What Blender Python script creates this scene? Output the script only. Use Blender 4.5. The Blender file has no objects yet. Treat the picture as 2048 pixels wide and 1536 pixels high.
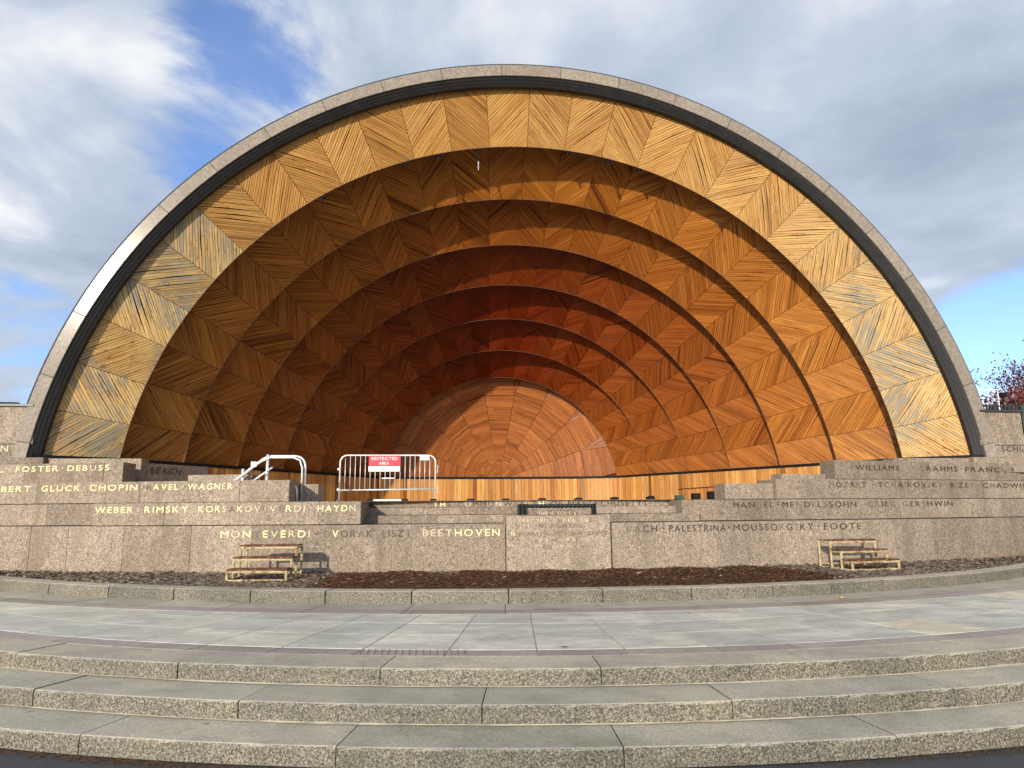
import bpy, math, random
from mathutils import Vector, Matrix
from math import sin, cos, pi, radians, sqrt, atan2, hypot, asin
random.seed(7)
SC = bpy.context.scene
COL = SC.collection

# ------------------------------------------------------------------ camera
EYE = Vector((-2.05, 0.0, 1.69))
def set_camera():
    th, ps, ro = radians(10.06), radians(5.36), -0.0073
    fw = Vector((sin(ps)*cos(th), cos(ps)*cos(th), sin(th)))
    rt = Vector((cos(ps), -sin(ps), 0)); up = rt.cross(fw)
    r2 = rt*cos(ro) + up*sin(ro); u2 = up*cos(ro) - rt*sin(ro)
    M = Matrix(((r2.x, u2.x, -fw.x, EYE.x), (r2.y, u2.y, -fw.y, EYE.y), (r2.z, u2.z, -fw.z, EYE.z), (0, 0, 0, 1)))
    c = bpy.data.cameras.new('camera'); c.sensor_width = 36; c.lens = 36*1424/2048; c.clip_end = 4000
    o = bpy.data.objects.new('camera', c); COL.objects.link(o); o.matrix_world = M; SC.camera = o
set_camera()

# ------------------------------------------------------------------ sky, sun, exposure
SUN = Vector((-0.425, -0.86, 0.285)).normalized()
GAPS = (((-0.225, 0.79, 0.575), 0.16, 0.20), ((-0.25, 0.82, 0.50), 0.14, 0.19), ((-0.33, 0.85, 0.40), 0.12, 0.10), ((-0.52, 0.84, 0.20), 0.14, 0.20), ((-0.40, 0.88, 0.10), 0.16, 0.12), ((0.655, 0.74, 0.13), 0.19, 0.42), (tuple(SUN), 0.9, 0.6), ((0.53, 0.72, 0.44), 0.16, -0.22))
def set_light():
    SC.view_settings.view_transform = 'Standard'; SC.view_settings.look = 'None'
    SC.view_settings.gamma = 1; SC.view_settings.exposure = 0.55
    w = bpy.data.worlds.new('World'); SC.world = w; w.use_nodes = True
    nt = w.node_tree; N = nt.nodes; L = nt.links; N.clear()
    def n(t, **k):
        x = N.new(t)
        for a, b in k.items(): setattr(x, a, b)
        return x
    def mth(op, a, b=None, clamp=False):
        x = n('ShaderNodeMath', operation=op, use_clamp=clamp)
        for i, v in enumerate((a, b)):
            if v is None: continue
            if isinstance(v, (int, float)): x.inputs[i].default_value = v
            else: L.new(v, x.inputs[i])
        return x.outputs[0]
    out = n('ShaderNodeOutputWorld'); bg = n('ShaderNodeBackground'); bg.inputs['Strength'].default_value = 0.13
    sky = n('ShaderNodeTexSky', sky_type='NISHITA', sun_disc=False)
    sky.sun_elevation = asin(SUN.z); sky.sun_rotation = atan2(SUN.x, SUN.y)
    sky.air_density = 1.0; sky.dust_density = 0.6; sky.ozone_density = 2.5
    tc = n('ShaderNodeTexCoord'); sep = n('ShaderNodeSeparateXYZ'); L.new(tc.outputs['Generated'], sep.inputs[0])
    zz = mth('ADD', mth('MAXIMUM', sep.outputs[2], 0.0), 0.22)
    comb = n('ShaderNodeCombineXYZ')
    L.new(mth('DIVIDE', sep.outputs[0], zz), comb.inputs[0]); L.new(mth('DIVIDE', sep.outputs[1], zz), comb.inputs[1])
    def noise(scale, detail, rough, off, dist=0.0):
        mp = n('ShaderNodeMapping'); mp.inputs['Location'].default_value = off; L.new(comb.outputs[0], mp.inputs[0])
        x = n('ShaderNodeTexNoise'); x.inputs['Scale'].default_value = scale; x.inputs['Detail'].default_value = detail
        x.inputs['Roughness'].default_value = rough; x.inputs['Distortion'].default_value = dist
        L.new(mp.outputs[0], x.inputs['Vector']); return x.outputs['Fac']
    OFFC = (9.1, 4.3, 0)
    big = noise(1.15, 3, 0.5, OFFC, 0.0)
    cover = noise(1.9, 12, 0.58, OFFC, 0.35)
    lit = noise(1.9, 7, 0.55, (OFFC[0]-0.12, OFFC[1]-0.20, 0), 0.35)       # the same cloud a step towards the sun
    cov6 = noise(1.9, 7, 0.55, OFFC, 0.35)
    # gaps between the clouds: towards these directions the cover opens
    def gap(d, width, amp):
        d = Vector(d).normalized()
        dp = n('ShaderNodeVectorMath', operation='DOT_PRODUCT'); L.new(tc.outputs['Generated'], dp.inputs[0]); dp.inputs[1].default_value = d
        mr = n('ShaderNodeMapRange', interpolation_type='SMOOTHSTEP'); L.new(dp.outputs['Value'], mr.inputs[0])
        mr.inputs[1].default_value = cos(width); mr.inputs[2].default_value = 1.0; mr.inputs[3].default_value = 0; mr.inputs[4].default_value = amp
        return mr.outputs[0]
    c = mth('ADD', mth('ADD', mth('MULTIPLY', cover, 1.7), mth('MULTIPLY', big, 0.30)), -0.24)
    for d, wd, am in GAPS: c = mth('SUBTRACT', c, gap(d, wd, am))
    mask = n('ShaderNodeMapRange', interpolation_type='SMOOTHSTEP'); L.new(c, mask.inputs[0])
    mask.inputs[1].default_value = 0.42; mask.inputs[2].default_value = 0.68; mask.inputs[3].default_value = 0.08; mask.inputs[4].default_value = 0.97
    ramp = n('ShaderNodeValToRGB'); el = ramp.color_ramp.elements
    el[0].position = 0.20; el[0].color = (2.05, 2.4, 3.0, 1); el[1].position = 0.76; el[1].color = (5.4, 5.4, 5.35, 1)
    e = ramp.color_ramp.elements.new(0.5); e.color = (3.0, 3.4, 4.05, 1)
    sh = mth('ADD', mth('MULTIPLY', mth('SUBTRACT', cov6, lit), 0.85), 0.5)
    sh = mth('ADD', sh, mth('MULTIPLY', mth('SUBTRACT', 0.5, big), 0.6))
    sh = mth('ADD', sh, mth('MULTIPLY', mth('SUBTRACT', cover, 0.5), 0.32))
    L.new(sh, ramp.inputs[0])
    mix = n('ShaderNodeMix', data_type='RGBA'); L.new(mask.outputs[0], mix.inputs[0]); tint = n('ShaderNodeMix', data_type='RGBA', blend_type='MULTIPLY'); tint.inputs[0].default_value = 1; tint.inputs[7].default_value = (1.0, 1.08, 1.36, 1); L.new(sky.outputs[0], tint.inputs[6]); L.new(tint.outputs[2], mix.inputs[6]); L.new(ramp.outputs[0], mix.inputs[7])
    L.new(mix.outputs[2], bg.inputs[0]); L.new(bg.outputs[0], out.inputs[0])
    s = bpy.data.lights.new('sun', 'SUN'); s.energy = 3.3; s.angle = radians(0.5); s.color = (1.0, 0.89, 0.73)
    o = bpy.data.objects.new('sun', s); COL.objects.link(o); o.location = SUN*60; o.rotation_euler = SUN.to_track_quat('Z', 'Y').to_euler()
set_light()

# ------------------------------------------------------------------ materials
class NT:
    def __init__(s, name):
        s.m = bpy.data.materials.new(name); s.m.use_nodes = True; s.t = s.m.node_tree; s.b = s.t.nodes['Principled BSDF']
        s.pos = s.t.nodes.new('ShaderNodeNewGeometry').outputs['Position']; s.oi = s.t.nodes.new('ShaderNodeObjectInfo').outputs['Random']
    def link(s, a, b): s.t.links.new(a, b)
    def noise(s, scale, detail=3, rough=0.6, vec=None, dist=0.0, sc=None, loc=None):
        v = vec or s.pos
        if sc or loc:
            mp = s.t.nodes.new('ShaderNodeMapping'); s.link(v, mp.inputs[0])
            if sc: mp.inputs['Scale'].default_value = sc
            if loc: mp.inputs['Location'].default_value = loc
            v = mp.outputs[0]
        x = s.t.nodes.new('ShaderNodeTexNoise'); x.inputs['Scale'].default_value = scale; x.inputs['Detail'].default_value = detail
        x.inputs['Roughness'].default_value = rough; x.inputs['Distortion'].default_value = dist; s.link(v, x.inputs['Vector']); return x.outputs['Fac']
    def ramp(s, fac, *stops):
        x = s.t.nodes.new('ShaderNodeValToRGB'); e = x.color_ramp.elements
        while len(e) < len(stops): e.new(0.5)
        for i, (p, c) in enumerate(stops):
            e[i].position = p; e[i].color = (c, c, c, 1) if isinstance(c, (int, float)) else (*c, 1)
        s.link(fac, x.inputs[0]); return x.outputs[0]
    def mix(s, fac, a, b, bt='MIX'):
        x = s.t.nodes.new('ShaderNodeMix'); x.data_type = 'RGBA'; x.blend_type = bt
        for i, v in ((0, fac), (6, a), (7, b)):
            if isinstance(v, (int, float)): x.inputs[i].default_value = v
            elif isinstance(v, tuple): x.inputs[i].default_value = (*v, 1)
            else: s.link(v, x.inputs[i])
        return x.outputs[2]
    def math(s, op, a, b=0.0):
        x = s.t.nodes.new('ShaderNodeMath'); x.operation = op
        for i, v in enumerate((a, b)):
            if isinstance(v, (int, float)): x.inputs[i].default_value = v
            else: s.link(v, x.inputs[i])
        return x.outputs[0]
    def bump(s, h, strength=0.3, dist=0.01):
        x = s.t.nodes.new('ShaderNodeBump'); x.inputs['Strength'].default_value = strength; x.inputs['Distance'].default_value = dist
        s.link(h, x.inputs['Height']); s.link(x.outputs[0], s.b.inputs['Normal'])
    def set(s, col=None, rough=0.6, metal=0.0, spec=0.5):
        if col is not None:
            if isinstance(col, tuple): s.b.inputs['Base Color'].default_value = (*col, 1)
            else: s.link(col, s.b.inputs['Base Color'])
        if isinstance(rough, (int, float)): s.b.inputs['Roughness'].default_value = rough
        else: s.link(rough, s.b.inputs['Roughness'])
        s.b.inputs['Metallic'].default_value = metal; s.b.inputs['Specular IOR Level'].default_value = spec
        return s.m

def mul(c, k): return tuple(x*k for x in c)
def granite(name, base, contrast=1.0, rough=0.75, scale=42, tint=0.12, stain=0.35, spec=0.3, bump=0.25, stainc=(0.14, 0.11, 0.08)):
    g = NT(name)
    sp = g.noise(scale, 4, 0.75)
    c = g.ramp(sp, (0.30, mul(base, 1-0.72*contrast)), (0.43, mul(base, 1-0.22*contrast)), (0.55, mul(base, 1.0+0.10*contrast)), (0.70, mul(base, 1+0.55*contrast)))
    f2 = g.noise(scale*0.32, 3, 0.6)
    c = g.mix(0.55, c, g.mix(1.0, c, g.ramp(f2, (0.35, 0.72), (0.65, 1.22)), 'MULTIPLY'))
    st = g.noise(1.3, 7, 0.66, sc=(1.5, 1.5, 0.35))
    c = g.mix(g.math('MULTIPLY', g.ramp(st, (0.47, 0.0), (0.66, 1.0)), stain), c, stainc)
    pale = g.noise(0.8, 5, 0.6, loc=(7, 3, 5))
    c = g.mix(g.math('MULTIPLY', g.ramp(pale, (0.52, 0.0), (0.75, 1.0)), 0.25), c, mul(base, 1.45))
    c = g.mix(1.0, c, g.ramp(g.oi, (0.0, (1-tint, 1-tint*1.1, 1-tint*1.2)), (1.0, (1+tint, 1+tint, 1+tint*0.9))), 'MULTIPLY')
    g.bump(sp, bump, 0.006)
    return g.set(c, rough, 0, spec)

def simple(name, col, rough=0.5, metal=0.0, var=0.15, vs=6.0, spec=0.5, bump=0.0):
    g = NT(name); nz = g.noise(vs, 5, 0.6)
    c = g.mix(1.0, col, g.ramp(nz, (0.3, 1-var), (0.7, 1+var)), 'MULTIPLY')
    if bump: g.bump(nz, bump, 0.01)
    return g.set(c, g.ramp(nz, (0.3, max(0.02, rough-0.08)), (0.7, min(1, rough+0.1))), metal, spec)

def wood(name, fresh, mid, dark, weathered, grey, gloss=0.45):
    """slatted timber: UV runs along each slat, colour attribute 'slat' = (tone, weather, deep red finish with painted shade)"""
    g = NT(name)
    uv = g.t.nodes.new('ShaderNodeUVMap').outputs[0]
    at = g.t.nodes.new('ShaderNodeAttribute'); at.attribute_name = 'slat'
    sp = g.t.nodes.new('ShaderNodeSeparateColor'); g.link(at.outputs['Color'], sp.inputs[0])
    tone, weather = sp.outputs[0], sp.outputs[1]
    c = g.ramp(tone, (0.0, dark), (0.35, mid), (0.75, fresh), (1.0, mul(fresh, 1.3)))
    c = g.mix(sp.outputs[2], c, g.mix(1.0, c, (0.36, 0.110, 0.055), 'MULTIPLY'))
    grain = g.noise(1.0, 5, 0.65, vec=uv, sc=(1.6, 34, 1))
    c = g.mix(1.0, c, g.ramp(grain, (0.30, (0.66, 0.57, 0.48)), (0.48, 1.0), (0.72, (1.22, 1.19, 1.13))), 'MULTIPLY')
    # sun-bleached finish, then bare grey wood and rusty streaks where it has worn off
    wn = g.noise(0.9, 6, 0.6, loc=(2, 5, 1))
    bl = g.math('MULTIPLY', weather, g.ramp(wn, (0.25, 0.35), (0.6, 1.0)))
    wcol = g.mix(1.0, weathered, g.ramp(grain, (0.32, (0.50, 0.36, 0.22)), (0.5, 0.95), (0.75, 1.25)), 'MULTIPLY')
    wcol = g.mix(1.0, wcol, g.ramp(tone, (0.0, 0.62), (0.5, 1.0), (1.0, 1.2)), 'MULTIPLY')
    c = g.mix(bl, c, wcol)
    streak = g.noise(1.0, 4, 0.7, vec=uv, sc=(3.2, 11, 1), loc=(3, 9, 0))
    c = g.mix(g.math('MULTIPLY', g.ramp(streak, (0.56, 0.0), (0.66, 1.0)), g.math('ADD', g.math('MULTIPLY', weather, 0.85), 0.10)), c, mul(dark, 1.15))
    gn = g.noise(0.75, 5, 0.6, loc=(9.0, 1.0, 4.0), dist=0.4)
    gm = g.math('MULTIPLY', g.ramp(gn, (0.43, 0.0), (0.56, 1.0)), g.ramp(weather, (0.45, 0.0), (0.9, 0.85)))
    gs = g.noise(1.0, 3, 0.6, vec=uv, sc=(0.9, 9, 1), loc=(5, 2, 0)); gm = g.math('MULTIPLY', gm, g.ramp(gs, (0.40, 0.0), (0.56, 1.0)))
    c = g.mix(gm, c, grey)
    g.bump(grain, 0.25, 0.004)
    return g.set(c, gloss, 0, 0.16)

M = {}
M['granite'] = granite('granite', (0.274, 0.221, 0.168), 1.4, 0.8, 36, 0.19, 0.6)
M['granite_rim'] = granite('granite_polished', (0.27, 0.23, 0.185), 0.8, 0.17, 40, 0.08, 0.12, 0.10, 0.03)
M['granite_step'] = None
def step_granite():
    g = NT('granite_step')
    sp = g.noise(66, 4, 0.85)
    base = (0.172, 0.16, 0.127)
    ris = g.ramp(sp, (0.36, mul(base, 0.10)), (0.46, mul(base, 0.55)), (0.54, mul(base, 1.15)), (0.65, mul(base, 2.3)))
    tb = (0.40, 0.375, 0.305)  # treads: smoother finish, colour also lightened for wet sheen and bright sky
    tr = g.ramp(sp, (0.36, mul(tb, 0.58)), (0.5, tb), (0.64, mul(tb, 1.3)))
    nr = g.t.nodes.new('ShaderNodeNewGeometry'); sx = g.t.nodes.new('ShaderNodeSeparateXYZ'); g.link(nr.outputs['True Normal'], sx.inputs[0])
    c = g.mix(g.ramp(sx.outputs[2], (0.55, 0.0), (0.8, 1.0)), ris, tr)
    blo = g.noise(0.9, 6, 0.65)
    c = g.mix(1.0, c, g.ramp(blo, (0.28, (0.68, 0.70, 0.66)), (0.5, 1.0), (0.72, (1.28, 1.24, 1.10))), 'MULTIPLY')
    moss = g.noise(2.3, 6, 0.7, loc=(4, 4, 1))
    c = g.mix(g.math('MULTIPLY', g.ramp(moss, (0.5, 0.0), (0.72, 1.0)), 0.35), c, (0.12, 0.115, 0.055))
    spot = g.noise(11, 3, 0.5, loc=(1, 2, 9)); c = g.mix(g.ramp(spot, (0.68, 0.0), (0.73, 0.45)), c, (0.06, 0.055, 0.045))
    c = g.mix(1.0, c, g.ramp(g.oi, (0, (0.88, 0.88, 0.87)), (1, (1.12, 1.09, 1.04))), 'MULTIPLY')
    g.bump(sp, 0.35, 0.006)
    return g.set(c, g.ramp(blo, (0.3, 0.5), (0.7, 0.75)), 0, 0.35)
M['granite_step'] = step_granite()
def slab_stone():
    g = NT('bluestone')
    a = g.noise(1.3, 8, 0.66, dist=1.2, sc=(0.8, 1.5, 1)); b = g.noise(9, 5, 0.7)
    c = g.ramp(a, (0.30, (0.36, 0.37, 0.32)), (0.45, (0.46, 0.47, 0.41)), (0.55, (0.54, 0.54, 0.465)), (0.70, (0.70, 0.66, 0.53)))
    c = g.mix(1.0, c, g.ramp(b, (0.3, 0.86), (0.7, 1.12)), 'MULTIPLY')
    spot = g.noise(7, 4, 0.6, loc=(1, 2, 9)); c = g.mix(g.ramp(spot, (0.64, 0.0), (0.72, 0.4)), c, (0.13, 0.125, 0.11))
    c = g.mix(1.0, c, g.ramp(g.oi, (0, (0.84, 0.88, 0.89)), (0.5, 1.0), (0.9, (1.12, 1.10, 1.04)), (1, (1.22, 1.1, 0.85))), 'MULTIPLY')
    g.bump(b, 0.15, 0.004)
    return g.set(c, g.ramp(a, (0.3, 0.30), (0.7, 0.6)), 0, 0.5)
M['slab'] = slab_stone()
M['band'] = granite('border_stone', (0.33, 0.295, 0.26), 0.5, 0.6, 55, 0.16, 0.3, 0.4, 0.15)
M['mortar'] = simple('mortar', (0.34, 0.28, 0.20), 0.9, 0, 0.3, 9)
M['joint'] = simple('joint_dirt', (0.11, 0.095, 0.072), 0.95, 0, 0.3, 9)
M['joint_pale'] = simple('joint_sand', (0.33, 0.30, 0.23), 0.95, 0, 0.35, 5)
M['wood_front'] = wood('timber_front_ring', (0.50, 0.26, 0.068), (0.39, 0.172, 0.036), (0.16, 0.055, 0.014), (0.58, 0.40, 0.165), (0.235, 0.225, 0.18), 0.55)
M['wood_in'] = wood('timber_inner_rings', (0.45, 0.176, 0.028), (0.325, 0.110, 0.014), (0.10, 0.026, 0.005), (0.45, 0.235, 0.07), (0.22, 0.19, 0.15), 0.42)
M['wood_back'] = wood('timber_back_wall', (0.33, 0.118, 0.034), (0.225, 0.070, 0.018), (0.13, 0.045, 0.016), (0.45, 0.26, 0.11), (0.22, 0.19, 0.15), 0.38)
M['wood_band'] = wood('timber_boards', (0.47, 0.235, 0.068), (0.35, 0.145, 0.036), (0.12, 0.042, 0.012), (0.55, 0.36, 0.15), (0.22, 0.19, 0.15), 0.5)
M['backing'] = simple('dark_timber', (0.045, 0.018, 0.007), 0.85)
M['lip'] = simple('lip_timber', (0.085, 0.038, 0.016), 0.55, 0, 0.2, 3)
M['dark_metal'] = simple('dark_bronze', (0.016, 0.016, 0.016), 0.55, 0.0, 0.25, 4, 0.35)
M['black'] = simple('black_metal', (0.008, 0.008, 0.008), 0.7, 0, 0.2, 6, 0.2)
M['flash'] = simple('roof_flashing', (0.045, 0.055, 0.055), 0.4, 0.3, 0.2, 3)
M['steel'] = simple('galvanised_steel', (0.70, 0.70, 0.68), 0.38, 0.35, 0.12, 12)
M['gold'] = simple('gold_leaf', (0.93, 0.80, 0.36), 0.45, 0.0, 0.12, 14)
M['gold_pale'] = simple('worn_gold', (0.56, 0.46, 0.29), 0.5, 0.0, 0.3, 14)
M['letter_dark'] = simple('tarnished_letter', (0.055, 0.040, 0.024), 0.6, 0.0, 0.35, 12)
M['letter_faint'] = simple('faded_letter', (0.165, 0.125, 0.088), 0.7, 0.0, 0.4, 14)
M['mulch'] = simple('mulch', (0.070, 0.036, 0.020), 0.95, 0, 0.5, 30, 0.2, 0.8)
M['litter'] = simple('soil_litter', (0.21, 0.165, 0.13), 0.95, 0, 0.6, 22, 0.2, 0.9)
M['chipA'] = simple('bark_chip_dark', (0.080, 0.038, 0.019), 0.9, 0, 0.4, 8, 0.2)
M['chipB'] = simple('bark_chip_light', (0.17, 0.082, 0.036), 0.9, 0, 0.4, 8, 0.2)
M['chipC'] = simple('pale_litter', (0.32, 0.26, 0.19), 0.9, 0, 0.4, 8, 0.2)
M['chipD'] = simple('grey_litter', (0.115, 0.082, 0.058), 0.9, 0, 0.4, 8, 0.2)
M['chipE'] = simple('tan_litter', (0.20, 0.15, 0.11), 0.9, 0, 0.4, 8, 0.2)
M['asphalt'] = granite('asphalt', (0.062, 0.064, 0.066), 0.9, 0.85, 90, 0.0, 0.2, 0.3, 0.5, (0.04, 0.038, 0.035))
M['lawn'] = simple('grass', (0.07, 0.09, 0.03), 0.9, 0, 0.4, 3, 0.2)
M['leaf_dry'] = simple('dry_leaf', (0.40, 0.22, 0.09), 0.7, 0, 0.35, 25, 0.3)
M['leaf_yellow'] = simple('yellow_leaf', (0.60, 0.42, 0.16), 0.7, 0, 0.3, 25, 0.3)
M['needle'] = simple('pine_needle', (0.13, 0.065, 0.03), 0.9, 0, 0.4, 20, 0.2)
M['red'] = simple('sign_red', (0.62, 0.025, 0.045), 0.45, 0, 0.05)
M['white'] = simple('sign_white', (0.82, 0.80, 0.78), 0.5, 0, 0.05)
M['ink'] = simple('ink', (0.05, 0.055, 0.06), 0.6)
M['teal'] = simple('sticker_teal', (0.22, 0.42, 0.46), 0.5, 0, 0.1)
M['sticker'] = simple('sticker_pale', (0.55, 0.68, 0.68), 0.5, 0, 0.1)
def rusty():
    g = NT('cream_paint_rusting'); nz = g.noise(9, 6, 0.7); n2 = g.noise(40, 4, 0.7)
    c = g.mix(g.ramp(nz, (0.46, 0.0), (0.62, 0.85)), (0.46, 0.39, 0.22), g.ramp(n2, (0.3, (0.10, 0.035, 0.012)), (0.7, (0.34, 0.14, 0.04))))
    g.bump(nz, 0.2, 0.004); return g.set(c, 0.65, 0.0, 0.4)
M['frame_cream'] = rusty()
def rust():
    g = NT('rust'); nz = g.noise(14, 6, 0.75)
    c = g.ramp(nz, (0.34, (0.035, 0.016, 0.008)), (0.46, (0.10, 0.040, 0.018)), (0.56, (0.19, 0.085, 0.035)), (0.64, (0.36, 0.29, 0.17)))
    g.bump(nz, 0.5, 0.006); return g.set(c, 0.85, 0.1, 0.3)
M['rust'] = rust()
M['leaf_red'] = simple('red_foliage', (0.105, 0.024, 0.026), 0.6, 0, 0.5, 2.5, 0.3)
M['leaf_crimson'] = simple('crimson_foliage', (0.15, 0.045, 0.030), 0.6, 0, 0.5, 2.5, 0.3)
M['bark'] = simple('bark', (0.07, 0.055, 0.045), 0.9, 0, 0.3, 9)
M['green'] = simple('green_paint', (0.035, 0.065, 0.05), 0.5, 0, 0.2)
M['floor'] = simple('stage_floor', (0.55, 0.44, 0.31), 0.6, 0, 0.2, 2)

# ------------------------------------------------------------------ mesh helpers
class MB:
    def __init__(s): s.v = []; s.f = []; s.mi = []; s.uv = []; s.col = []
    def add(s, verts, faces, mi=0, uv=None, col=None):
        b = len(s.v); s.v += [tuple(p) for p in verts]
        for f in faces: s.f.append(tuple(b+i for i in f)); s.mi.append(mi)
        s.uv += uv if uv else [(0, 0)]*len(verts); s.col += [col if col else (0.5, 0, 0)]*len(verts)
    def box(s, x0, x1, y0, y1, z0, z1, mi=0):
        v = [(x, y, z) for z in (z0, z1) for y in (y0, y1) for x in (x0, x1)]
        s.add(v, [(0, 2, 3, 1), (4, 5, 7, 6), (0, 1, 5, 4), (2, 6, 7, 3), (0, 4, 6, 2), (1, 3, 7, 5)], mi)
    def obox(s, c, ax, ay, az, mi=0):
        c = Vector(c); ax, ay, az = Vector(ax), Vector(ay), Vector(az)
        v = [c+ax*x+ay*y+az*z for z in (-1, 1) for y in (-1, 1) for x in (-1, 1)]
        s.add(v, [(0, 2, 3, 1), (4, 5, 7, 6), (0, 1, 5, 4), (2, 6, 7, 3), (0, 4, 6, 2), (1, 3, 7, 5)], mi)
    def tube(s, path, r, n=8, mi=0, closed=False):
        P = [Vector(p) for p in path]; R = r if isinstance(r, (list, tuple)) else [r]*len(P)
        t0 = (P[1]-P[0]).normalized(); a = Vector((0, 0, 1)) if abs(t0.z) < 0.9 else Vector((1, 0, 0)); nrm = t0.cross(a).normalized()
        vs = []
        for i, p in enumerate(P):
            t = (P[min(i+1, len(P)-1)]-P[max(i-1, 0)]).normalized()
            nrm = (nrm - t*nrm.dot(t)).normalized(); bn = t.cross(nrm)
            for k in range(n):
                a = 2*pi*k/n; vs.append(p + (nrm*cos(a)+bn*sin(a))*R[i])
        fs = []
        for i in range(len(P)-1):
            for k in range(n): fs.append((i*n+k, i*n+(k+1) % n, (i+1)*n+(k+1) % n, (i+1)*n+k))
        fs += [tuple(range(n-1, -1, -1)), tuple(range((len(P)-1)*n, len(P)*n))]
        s.add(vs, fs, mi)
    def strip(s, A, B, mi=0):
        n = len(A); s.add(list(A)+list(B), [(i, i+1, n+i+1, n+i) for i in range(n-1)], mi)
    def sweep(s, rings, mi=0, close=True):
        """rings: list of equal-length cross sections, lofted; caps on the ends"""
        n = len(rings[0]); vs = [p for r in rings for p in r]; fs = []
        for i in range(len(rings)-1):
            for k in range(n if close else n-1): fs.append((i*n+k, (i+1)*n+k, (i+1)*n+(k+1) % n, i*n+(k+1) % n))
        if close: fs += [tuple(range(n)), tuple(range(len(rings)*n-1, (len(rings)-1)*n-1, -1))]
        s.add(vs, fs, mi)
    def build(s, name, mats, parent=None, smooth=False, attrs=False, **props):
        me = bpy.data.meshes.new(name)
        off = parent.matrix_world.translation if parent is not None else Vector((0, 0, 0))
        base = Vector(ABS.get(parent.name, (0, 0, 0))) if parent is not None else Vector((0, 0, 0))
        me.from_pydata([(x-base.x, y-base.y, z-base.z) for x, y, z in s.v], [], s.f)
        mats = mats if isinstance(mats, (list, tuple)) else [mats]
        for m in mats: me.materials.append(M[m] if isinstance(m, str) else m)
        if len(mats) > 1: me.polygons.foreach_set('material_index', s.mi)
        if smooth: me.polygons.foreach_set('use_smooth', [True]*len(me.polygons))
        if attrs:
            ul = me.uv_layers.new(name='UVMap'); li = [0]*len(me.loops); me.loops.foreach_get('vertex_index', li)
            ul.data.foreach_set('uv', [c for i in li for c in s.uv[i]])
            ca = me.attributes.new('slat', 'FLOAT_COLOR', 'POINT'); ca.data.foreach_set('color', [c for q in s.col for c in (*q, 1.0)])
        me.update()
        o = bpy.data.objects.new(name, me); COL.objects.link(o)
        if parent is not None: o.parent = parent; ABS[o.name] = tuple(base)
        for k, v in props.items(): o[k] = v
        return o
ABS = {}
def thing(name, label, category, base, group=None):
    o = bpy.data.objects.new(name, None); COL.objects.link(o); o.location = base; ABS[o.name] = tuple(base); o.empty_display_size = 0.2
    o['label'] = label; o['category'] = category
    if group: o['group'] = group
    return o
def tag(o, label, category, group=None):
    o['label'] = label; o['category'] = category
    if group: o['group'] = group
    return o

def clip(poly, nx, ny, d):
    """keep the side nx*x+ny*y <= d"""
    out = []
    for i in range(len(poly)):
        a, b = poly[i], poly[(i+1) % len(poly)]
        da, db = nx*a[0]+ny*a[1]-d, nx*b[0]+ny*b[1]-d
        if da <= 0: out.append(a)
        if (da < 0 < db) or (db < 0 < da):
            t = da/(da-db); out.append((a[0]+(b[0]-a[0])*t, a[1]+(b[1]-a[1])*t))
    return out
def area(p): return 0.5*abs(sum(p[i][0]*p[(i+1) % len(p)][1]-p[(i+1) % len(p)][0]*p[i][1] for i in range(len(p))))
def slats(mb, poly, ang, w, fn, weather=0.0, tone=0.5, spread=0.22, gap=0.007, th=0.018, seglen=1.1, rnd=random, deep=0.0):
    """fill a convex polygon with parallel slats at an angle; fn(u, v, out) -> 3D"""
    dx, dy = cos(ang), sin(ang); nx, ny = -dy, dx
    q = [nx*p[0]+ny*p[1] for p in poly]; lo, hi = min(q), max(q)
    s = lo - rnd.random()*w*0.8
    walk = 0.0
    while s < hi:
        ww = w*rnd.uniform(0.85, 1.2)
        st = clip(clip(poly, nx, ny, s+ww-gap), -nx, -ny, -s)
        s += ww
        if len(st) < 3 or area(st) < 2e-4: continue
        al = [dx*p[0]+dy*p[1] for p in st]; a0, a1 = min(al), max(al)
        cuts = [a0]
        c = a0 + rnd.uniform(0.3, 1.0)*seglen
        while c < a1-0.15: cuts.append(c); c += rnd.uniform(0.6, 1.1)*seglen
        cuts.append(a1)
        for k in range(len(cuts)-1):
            pc = clip(clip(st, dx, dy, cuts[k+1]-0.001), -dx, -dy, -cuts[k]-0.001)
            if len(pc) < 3 or area(pc) < 1.5e-4: continue
            n = len(pc); h = rnd.uniform(-0.002, 0.004)
            walk = walk*0.6 + rnd.gauss(0, spread*0.6)
            t = min(1, max(0, tone + walk + rnd.gauss(0, spread*0.5)))
            if rnd.random() < 0.02: t = max(0, t-0.25)
            F = [fn(p[0], p[1], h+0.13*(s-(nx*p[0]+ny*p[1]))) for p in pc]; Bk = [fn(p[0], p[1], -th) for p in pc]
            ro, rv = rnd.random()*40, rnd.random()*40
            uv = [((dx*p[0]+dy*p[1])+ro, (nx*p[0]+ny*p[1])+rv) for p in pc]
            mb.add(F+Bk, [tuple(range(n))]+[(i, n+i, n+(i+1) % n, (i+1) % n) for i in range(n)], 0, uv+uv, (t, weather, deep))

# ------------------------------------------------------------------ plan of the place (axis of the shell is x = 0, y runs into the shell)
RISE = 0.1454
ZT = 3*RISE                     # terrace
ZBED = 0.615                    # planting bed, base of the wall
Z1, Z2, Z3, Z4, Z5 = 1.455, 1.88, 2.30, 2.72, 3.97
ZL = 2.934                      # ledge under the shell timber
STAGE = 1.89
YRIM = 16.07
def wall_y(x, s=0.0): return 13.15 + s + 0.0145*x*x
def zc(D): return 1.335 + 0.089*(D-YRIM)

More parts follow.
